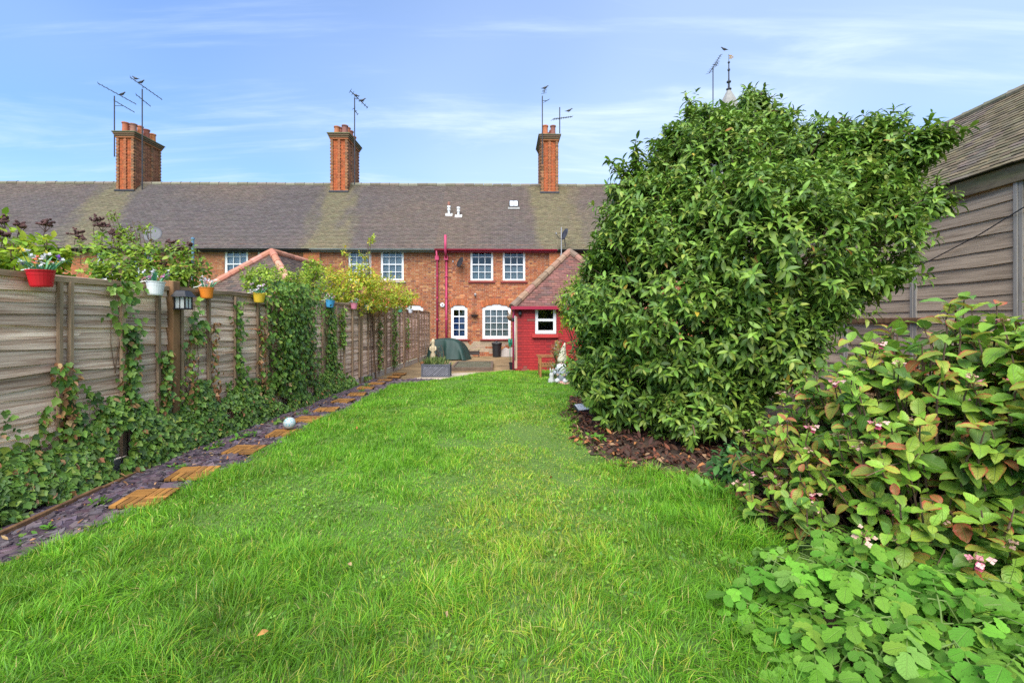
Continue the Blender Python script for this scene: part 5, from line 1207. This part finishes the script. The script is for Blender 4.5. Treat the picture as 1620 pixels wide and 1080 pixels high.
t = bush('potted_plant', 'straggly purple plant before the dark tarpaulin', 'plant', (-2.45, 15.2, 0), [((-2.45, 15.2, .42), (.12, .12, .30))], 22, T_SOFT, 'soft', pal([((.10, .06, .12), 4), ((.15, .18, .07), 4)]), .06, 6)
# dustbin, stone slabs, hose reel, low vent grating
t = thing('dustbin', 'black plastic dustbin with lid under the big arched window', 'bin', (-.62, 18.55, 0))
MB((.02, .02, .022)).lathe([(.155, 0), (.165, .02), (.195, .50), (.21, .505), (.21, .53), (.19, .53)], 20).build('bin_body', MAT['paint'], t, smooth=False)
MB((.02, .02, .022)).lathe([(.215, .525), (.22, .56), (.20, .585), (.12, .615), (.05, .625), (.05, .65), (.02, .655)], 20).build('lid', MAT['paint'], t, smooth=False)
for s in (-1, 1): MB((.02, .02, .022)).tube([(s*.2, -.04, .44), (s*.235, -.04, .43), (s*.235, .04, .43), (s*.2, .04, .44)], .01, 6).build('handle', MAT['paint'], t)
for i, (x, a, lb) in enumerate(((-.30, 12, 'larger pale paving slab leaning on the wall by the dustbin'), (-.06, 8, 'smaller pale slab leaning beside the hose reel'))):
    t = thing('leaning_slab', lb, 'slab', (x, 18.6, 0)); o = bv(MB((.46, .42, .38)).add([(-.17, 0, 0), (.17, 0, 0), (.19, 0, .32), (.06, 0, .40), (-.13, 0, .30), (-.17, .05, 0), (.17, .05, 0), (.19, .05, .32), (.06, .05, .40), (-.13, .05, .30)], [(0, 1, 2, 3, 4), (9, 8, 7, 6, 5)]+[(i_, i_+5, (i_+1) % 5+5, (i_+1) % 5) for i_ in range(5)]).build('slab', MAT['matt'], t), .01); o.rotation_euler = (R(-a), 0, R(4))
t = thing('hose_reel', 'green garden hose wound on a wall reel by the red outbuilding', 'hose reel', (-.02, 15.6, .72))
pts = [(.10*math.cos(a)*0+(.012*math.sin(a*.37)), .15*math.cos(a), .15*math.sin(a)) for a in np.linspace(0, 6.283*7, 150)]
MB((.02, .26, .15)).tube([(p[0]-.10+.026*(i//21), p[1]*(.85+.03*(i % 3)), p[2]*(.85+.03*(i % 3))) for i, p in enumerate(pts)], .014, 6).build('hose', MAT['paint'], t, smooth=True)
MB((.03, .2, .12)).tube([(-.07, 0, 0), (.09, 0, 0)], .05, 10).build('drum', MAT['paint'], t)
MB((.02, .26, .15)).tube([(-.04, -.13, -.05), (-.05, -.12, -.35), (-.04, -.06, -.66)], .012, 6).build('hose_end', MAT['paint'], t, smooth=True)
t = thing('small_bucket', 'little black bucket at the foot of the red outbuilding', 'bucket', (-.01, 13.75, 0)); MB((.02, .02, .025)).lathe([(.06, 0), (.08, .2), (.088, .2), (.088, .215), (.075, .21), (.055, .03)], 16).build('bucket_body', MAT['paint'], t); MB((.3, .3, .3)).tube([(-.08, 0, .2), (-.05, 0, .27), (.05, 0, .27), (.08, 0, .2)], .003, 5).build('handle', MAT['paint'], t)
t = thing('fire_basket', 'low dark metal grate on legs against the house wall', 'grate', (-1.55, 18.55, 0))
for x in (-.2, .2):
    for y in (-.12, .12): MB((.04, .035, .035)).box(x-.01, x+.01, y-.01, y+.01, 0, .3).build('leg', MAT['paint'], t)
for k in range(8): MB((.05, .035, .03)).box(-.21, .21, -.13+k*.035, -.118+k*.035, .22+.001*k, .235+.001*k).build('grate_bar', MAT['paint'], t)
for y in (-.13, .135): MB((.05, .04, .035)).box(-.22, .22, y-.008, y+.008, .10, .21).build('side_plate', MAT['paint'], t)
# wall fittings
fy = lambda x: FY(x)
def wthing(name, lb, cat, x, z, o_=.03): return thing(name, lb, cat, (x, fy(x)-o_, z), R(1))
t = wthing('wall_vent', 'round white extractor vent on the brick beside the pink pipes', 'vent', -2.90, 2.13); MB((.74, .74, .72)).lathe([(.085, 0), (.09, .01), (.09, .03), (.05, .05), (.01, .05)], 18).build('cowl', MAT['paint'], t).rotation_euler = (R(90), 0, 0); MB((.05, .05, .05)).lathe([(.03, .052), (.005, .056)], 12).build('centre', MAT['paint'], t).rotation_euler = (R(90), 0, 0)
def dish(lb, p, rz, col, r=.22, pole=None, rx=70):
    t = thing('satellite_dish', lb, 'satellite dish', p, rz)
    d = MB(col).lathe([(.01, -.04), (r*.5, -.03), (r, .01), (r*1.02, .012), (r, .018), (r*.5, -.022), (.01, -.032)], 20, sx=.92).build('reflector', MAT['paint'], t, smooth=True); d.rotation_euler = (R(rx), 0, 0)
    MB((.05, .05, .055)).tube([(0, 0, -r*.8), (0, -r*1.1, -r*.75), (0, -r*1.6, -.02)], .012, 6).build('feed_arm', MAT['paint'], t); MB((.25, .25, .26)).lathe([(.02, 0), (.03, .02), (.03, .07), (.02, .08)], 10, at=(0, -r*1.6, -.04)).build('receiver', MAT['paint'], t)
    MB((.05, .05, .055)).tube(pole or [(0, .03, -.05), (0, .12, -.1), (0, .22, -.1)], .016, 6).build('bracket', MAT['paint'], t); return t
dish('small dark satellite dish on the brick wall between pink pipe and window', (-2.13, fy(-2.13)-.30, 3.88), R(-50), (.03, .03, .035))
dish('grey satellite dish standing above the far shrubs before the roof', (-13.6, 17.2, 4.75), R(20), (.045, .05, .06), .34, [(0, .03, -.05), (0, .1, -.3), (0, .1, -3.2)], 62)
dish('dark satellite dish on a pole at the eave left of the laurel', (2.15, 18.55, 5.0), R(-65), (.04, .04, .05), .25, [(0, .03, -.05), (-.1, .05, -.1), (-.1, .1, -.5)])
MBp = thing('eave_pole', 'grey pole clamped to the eave beside the dark dish', 'pole', (2.02, 18.62, 4.05)); MB((.35, .35, .36)).tube([(0, 0, 0), (0, 0, 1.25)], .02, 8).build('pole', MAT['paint'], MBp); MB((.3, .3, .3)).box(-.04, .04, -.03, .2, .1, .16).build('clamp', MAT['paint'], MBp)
t = thing('vertical_pole', 'faded blue pole rising out of the tangled shrub', 'pole', (-5.75, 8.2, 0)); MB().tube([(0, 0, 0), (0, 0, 2.95)], .022, 8).build('pole', MAT['blue'], t); MB().lathe([(.03, 0), (.03, .03), (.01, .04)], 10, at=(0, 0, 2.93)).build('cap', MAT['blue'], t)
t = wthing('security_lamp', 'small dark floodlight on the brick above the arched windows', 'lamp', -1.53, 2.52); MB((.1, .1, .1)).box(-.04, .04, -.10, 0, -.02, .03).build('housing', MAT['paint'], t); MB((.5, .5, .48)).lathe([(.035, 0), (.05, .04), (.03, .06)], 12, at=(0, -.08, .03)).build('lens', MAT['paint'], t)
t = wthing('wall_planter', 'dark wire trough of dry stems fixed between arched windows', 'planter', -1.56, 1.66)
MB((.035, .03, .03)).lathe([(.10, 0), (.17, .08), (.175, .09), (.16, .09)], 14, sy=.55, at=(0, -.09, -.02)).build('trough', MAT['paint'], t)
sm = MB()
for k in range(40): a = random.uniform(-1.2, 1.2); sm.tube([(random.uniform(-.1, .1), -.09, .03), (a*.12, -.1+random.uniform(-.05, .05), random.uniform(.1, .34))], [.004, .002], 3, jit((.2, .09, .05), .3))
sm.build('dried_stems', MAT['dead'], t, kind='stuff')
t = thing('hanging_basket', 'round brown hanging basket in front of the big arched window', 'basket', (-.02, 17.2, 1.62)); MB((.20, .12, .06)).lathe([(.02, -.16), (.10, -.13), (.16, -.04), (.175, .03), (.15, .04)], 16).build('basket', MAT['matt'], t, smooth=True)
sm = MB()
for k in range(60): a = random.uniform(0, 6.28); sm.tube([(math.cos(a)*.08, math.sin(a)*.08, .02), (math.cos(a)*.15, math.sin(a)*.15, random.uniform(.06, .24))], [.005, .002], 3, jit((.24, .15, .07), .3))
sm.build('dried_plant', MAT['dead'], t, kind='stuff')
for k in range(3): MB((.03, .03, .03)).tube([(.16*math.cos(k*2.1), .16*math.sin(k*2.1), .03), (0.05, 0, .42)], .004, 4).build('chain', MAT['paint'], t)
MB((.03, .03, .03)).tube([(.05, 0, .42), (.16, 0, .46), (.18, 0, .42)], .009, 6).build('bracket', MAT['paint'], t)
# wooden bench chair facing the lawn, gnome, solar spotlight
t = thing('wooden_armchair', 'orange wooden garden chair with slatted back facing left by red wall', 'chair', (.93, 11.75, 0), R(0))
bx = lambda n_, *b: bv(MB().box(*b).build(n_, MAT['bench'], t), .006)
for y in (-.28, .28):
    bx('leg', -.24, -.185, y-.0275, y+.0275, 0, .55); bx('leg', .20, .255, y-.0275, y+.0275, 0, .95); bx('armrest', -.29, .198, y-.04, y+.04, .552, .582); bx('side_rail', -.183, .198, y-.02, y+.02, .30, .36)
for k in range(6): bx('seat_slat', -.25+k*.075, -.19+k*.075, -.25, .25, .362, .382)
for k in range(7): bx('back_slat', .215, .237, -.23+k*.07, -.19+k*.07, .42, .87)
for z in (.39, .885): bx('back_rail', .208, .248, -.25, .25, z-.025, z+.025)
t = thing('garden_gnome', 'pale garden gnome ornament with tall cream hat beside the laurel', 'gnome', (1.16, 10.5, 0), R(-18)); s = 1.0
MB((.33, .36, .40)).lathe([(.09, .08), (.125, .11), (.13, .24), (.115, .36), (.08, .42), (.03, .43)], 18).build('coat', MAT['paint'], t, smooth=True)
MB((.60, .30, .27)).lathe([(.19, 0), (.20, .03), (.18, .07), (.12, .10)], 16, at=(.04, .02, 0), sx=1.1).build('base', MAT['matt'], t, smooth=True)
MB((.62, .42, .33)).lathe([(.02, .40), (.075, .43), (.09, .49), (.085, .54), (.04, .58)], 16).build('head', MAT['paint'], t, smooth=True)
MB((.70, .69, .68)).lathe([(.01, .22), (.07, .27), (.125, .37), (.115, .46), (.05, .49), (.01, .49)], 14, at=(0, -.05, 0), sy=.7).build('beard', MAT['matt'], t, smooth=True)
MB((.62, .38, .30)).lathe([(.004, -.02), (.02, -.01), (.022, .008), (.006, .02)], 10, at=(0, -.10, .50)).build('nose', MAT['paint'], t, smooth=True)
MB((.66, .60, .43)).tube([(0, 0, .52), (0, 0, .58), (.012, 0, .70), (.03, 0, .82), (.055, 0, .93), (.06, 0, .97)], [.115, .11, .085, .055, .022, .006], 16).build('hat', MAT['paint'], t, smooth=True)
MB((.60, .42, .10)).tube([(.105, -.01, .53), (.095, -.01, .62), (.085, 0, .72)], [.02, .02, .012], 8).build('hat_trim', MAT['paint'], t, smooth=True)
for sx in (-1, 1):
    MB((.33, .36, .40)).tube([(sx*.11, 0, .37), (sx*.17, -.04, .28), (sx*.10, -.13, .24)], [.045, .045, .035], 10).build('arm', MAT['paint'], t, smooth=True); MB((.62, .42, .33)).lathe([(.006, -.03), (.03, -.015), (.032, .015), (.008, .03)], 10, at=(sx*.08, -.15, .24)).build('hand', MAT['paint'], t, smooth=True)
    MB((.66, .66, .64)).lathe([(.05, .0), (.065, .03), (.05, .08), (.02, .10)], 12, at=(sx*.09, -.09, .06), sy=1.4).build('boot', MAT['paint'], t, smooth=True)
    MB((.03, .03, .03)).lathe([(.002, -.008), (.009, 0), (.002, .008)], 8, at=(sx*.033, -.083, .525)).build('eye', MAT['paint'], t)
t = thing('garden_gnome', 'small white rabbit-like ornament sitting left of the cream hatted gnome', 'ornament', (.92, 10.55, 0)); MB((.50, .50, .47)).lathe([(.07, 0), (.085, .05), (.075, .12), (.045, .17), (.055, .20), (.05, .25), (.02, .28)], 14).build('body', MAT['matt'], t, smooth=True)
for sx in (-1, 1): MB((.50, .50, .47)).tube([(sx*.02, 0, .26), (sx*.03, 0, .33), (sx*.035, 0, .38)], [.016, .018, .006], 8).build('ear', MAT['matt'], t, smooth=True)
t = thing('solar_spotlight', 'tilted white solar spotlight at the left foot of the laurel', 'light', (1.08, 7.05, .12), R(25))
o = bv(MB((.62, .64, .66)).box(-.095, .095, -.075, .075, .012, .024).build('solar_panel', MAT['paint'], t), .004); o.rotation_euler = (R(28), 0, 0); o = bv(MB((.03, .03, .035)).box(-.105, .105, -.085, .085, -.03, .011).build('housing', MAT['paint'], t), .008); o.rotation_euler = (R(28), 0, 0)
MB((.03, .03, .035)).tube([(0, 0, -.14), (0, 0, -.02)], .012, 8).build('stake', MAT['paint'], t)
# fallen leaves on the lawn
for i, (x, y) in enumerate(((509, 672), (565, 680), (703, 983), (556, 907), (870, 758), (425, 1013))):
    d_ = 1.40*720/(y-508); X = (x-810)/720*d_; V, F_, lc = T_DEAD[i % 3]; c = random.choice(((.50, .24, .07), (.42, .28, .14), (.36, .13, .04)))
    o = put('fallen_leaf', np_mesh('fallen_leaf', V, F_, np.tile(np.array(c), (len(V), 1)), lc, MAT['dead'])); o.location = (X, d_, .105 if d_ < 4 else .07); o.scale = (.05,)*3; o.rotation_euler = (R(20), R(-15), random.uniform(0, 6)); tag(o, 'curled fallen leaf in the lawn '+('left of the path by the sixth deck tile', 'a step right of the sixth deck tile', 'near the bottom centre of the lawn', 'in the middle foreground, left of centre', 'right of the worn centre strip', 'nearest the camera, left of centre', 'nearest the camera at the centre', 'short of the celandine', 'beside the worn dark patch', 'at the edge of the leaf mulch')[i], 'leaf', 'fallen leaves on the lawn')
# ================================================================ aerials, pigeons, spire
def yagi(t, c, dirv, L_, n_, el=.30, m='dmetal', vert=False):
    c = Vector(c); dv = Vector(dirv).normalized(); b = MB(); b.tube([c-dv*L_*.45, c+dv*L_*.55], .017, 6); bo = b.build('boom', MAT[m], t)
    sdv = dv.cross(Vector((0, 0, 1))).normalized() if not vert else Vector((0, 0, 1))
    for k in range(n_):
        p = c+dv*L_*(-.43+.95*k/(n_-1)); e = el*(1.15-.45*k/(n_-1)); MB().tube([p-sdv*e/2, p+sdv*e/2], .009, 4).build('element', MAT[m], bo)
def aerial(lb, px0, d, booms, cat='aerial'):
    """mast from (x, y bottom) to (x, y top) in photograph pixels at depth d"""
    x, yb, yt = px0; a, b = px(x, yb, d), px(x, yt, d); t = thing('television_aerial', lb, cat, a); MB().tube([(0, 0, 0), (0, 0, b.z-a.z)], .026, 8).build('mast', MAT['dmetal'], t)
    for (xa, ya, xb, yb_, n_, el) in booms:
        p, q = px(xa, ya, d), px(xb, yb_, d); dz = (q.z-p.z)*.55; v = (q-p); v.y = v.length*.5
        m_ = (p+q)/2; yagi(t, m_-a, v, v.length, n_, el)
        nx_ = Vector((0, 0, m_.z-a.z)); MB().tube([nx_, m_-a], .012, 5).build('clamp', MAT['dmetal'], t)
    return t
aerial('aerial with two booms clamped left of the leftmost chimney', (181, 248, 152), 21.9, [(162, 136, 203, 158, 9, .34), (184, 161, 206, 174, 6, .25)])
aerial('tall aerial mast strapped to the front of the leftmost chimney', (225, 300, 141), 21.85, [(212, 126, 246, 151, 9, .34), (218, 151, 233, 165, 5, .3)])
aerial('aerial on the right side of the middle chimney', (561, 292, 155), 21.9, [(555, 146, 578, 166, 8, .4), (560, 172, 565, 180, 3, .3)])
aerial('tall thin aerial rising left of the third chimney pots', (858, 260, 152), 21.85, [(860, 150, 863, 138, 4, .25), (862, 162, 868, 157, 3, .25)])
aerial('short aerial with sloping boom on the third chimney cap', (885.5, 211, 170), 22.1, [(872, 193, 905, 181, 9, .34)])
aerial('aerial with steep boom rising behind the laurel top', (1128, 300, 107), 22.5, [(1115, 125, 1146, 80, 9, .3), (1131, 107, 1137, 97, 3, .25)])
def pigeon(lb, x, y, d, face=1):
    p = px(x, y, d); t = thing('pigeon', lb, 'bird', p, 0 if face > 0 else math.pi); c = (.045, .045, .055); mb = MB(c)
    prof = [(-.20, .0, .006, .002), (-.13, .004, .030, .010), (-.07, .015, .045, .035), (0, .03, .055, .055), (.06, .05, .05, .05), (.10, .085, .032, .034), (.125, .115, .026, .028), (.15, .12, .022, .022), (.17, .115, .008, .008), (.19, .11, .003, .003)]
    n_ = 10; vs = [(xx, ry*math.cos(6.283*j/n_), zz+rz_*math.sin(6.283*j/n_)) for xx, zz, ry, rz_ in prof for j in range(n_)]
    k = len(prof); mb.add(vs, [(i*n_+j, i*n_+(j+1) % n_, (i+1)*n_+(j+1) % n_, (i+1)*n_+j) for i in range(k-1) for j in range(n_)]+[tuple(range(n_))[::-1], tuple((k-1)*n_+j for j in range(n_))]); mb.build('body', MAT['paint'], t, smooth=True)
    for s in (-1, 1): MB((.3, .1, .08)).tube([(0, s*.02, -.02), (.0, s*.02, -.075)], .005, 4).build('leg', MAT['paint'], t)
for lb, x, y, f in (('pigeon perched on the upper boom of the far left aerial', 193, 150, 1), ('left pigeon on the top boom over the leftmost chimney', 214.5, 125, -1), ('right pigeon on the top boom over the leftmost chimney', 223, 131, 1), ('left pigeon on the aerial above the middle chimney', 563, 152, -1), ('right pigeon on the aerial above the middle chimney', 573, 160, 1), ('pigeon on the sloping boom above the third chimney', 900, 176, 1), ('pigeon at the tip of the tallest aerial by third chimney', 862, 140, 1), ('pigeon on the steep aerial boom above the laurel', 1146, 79, -1)): pigeon(lb, x, y, 21.9 if x < 1000 else 22.5, f)
sd_ = 36.0; p = px(1153, 143, sd_); t = thing('church_spire', 'slender slate spire tip with iron finial and vane above the laurel', 'spire', (p.x, sd_, 0))
zt = p.z
MB().lathe([(1.6, 0), (1.6, zt-5.2), (1.75, zt-5.1), (1.05, zt-2.2), (.55, zt-.8), (.20, zt-.12), (.12, zt)], 8).build('spire_roof', MAT['lead'], t)
pf = [(.12, 0), (.20, .05), (.20, .12), (.08, .18), (.07, .55), (.17, .62), (.17, .70), (.06, .78), (.05, 1.0), (.05, 1.5), (.10, 1.56), (.10, 1.66), (.04, 1.72), (.04, 2.1), (.085, 2.16), (.085, 2.24), (.02, 2.3), (.015, 2.85)]
MB().lathe(pf, 10, at=(0, 0, zt)).build('finial', MAT['dmetal'], t)
vn = MB((.30, .17, .05)); grid_solid(vn, [0, .08, .16, .24, .34], [0, .08, .18, .28], lambda i, j: (i+j) % 2 == 0 or i == 1, -.01, .01); o = vn.build('weather_vane', MAT['paint'], t); o.location = (.02, 0, zt+2.5)
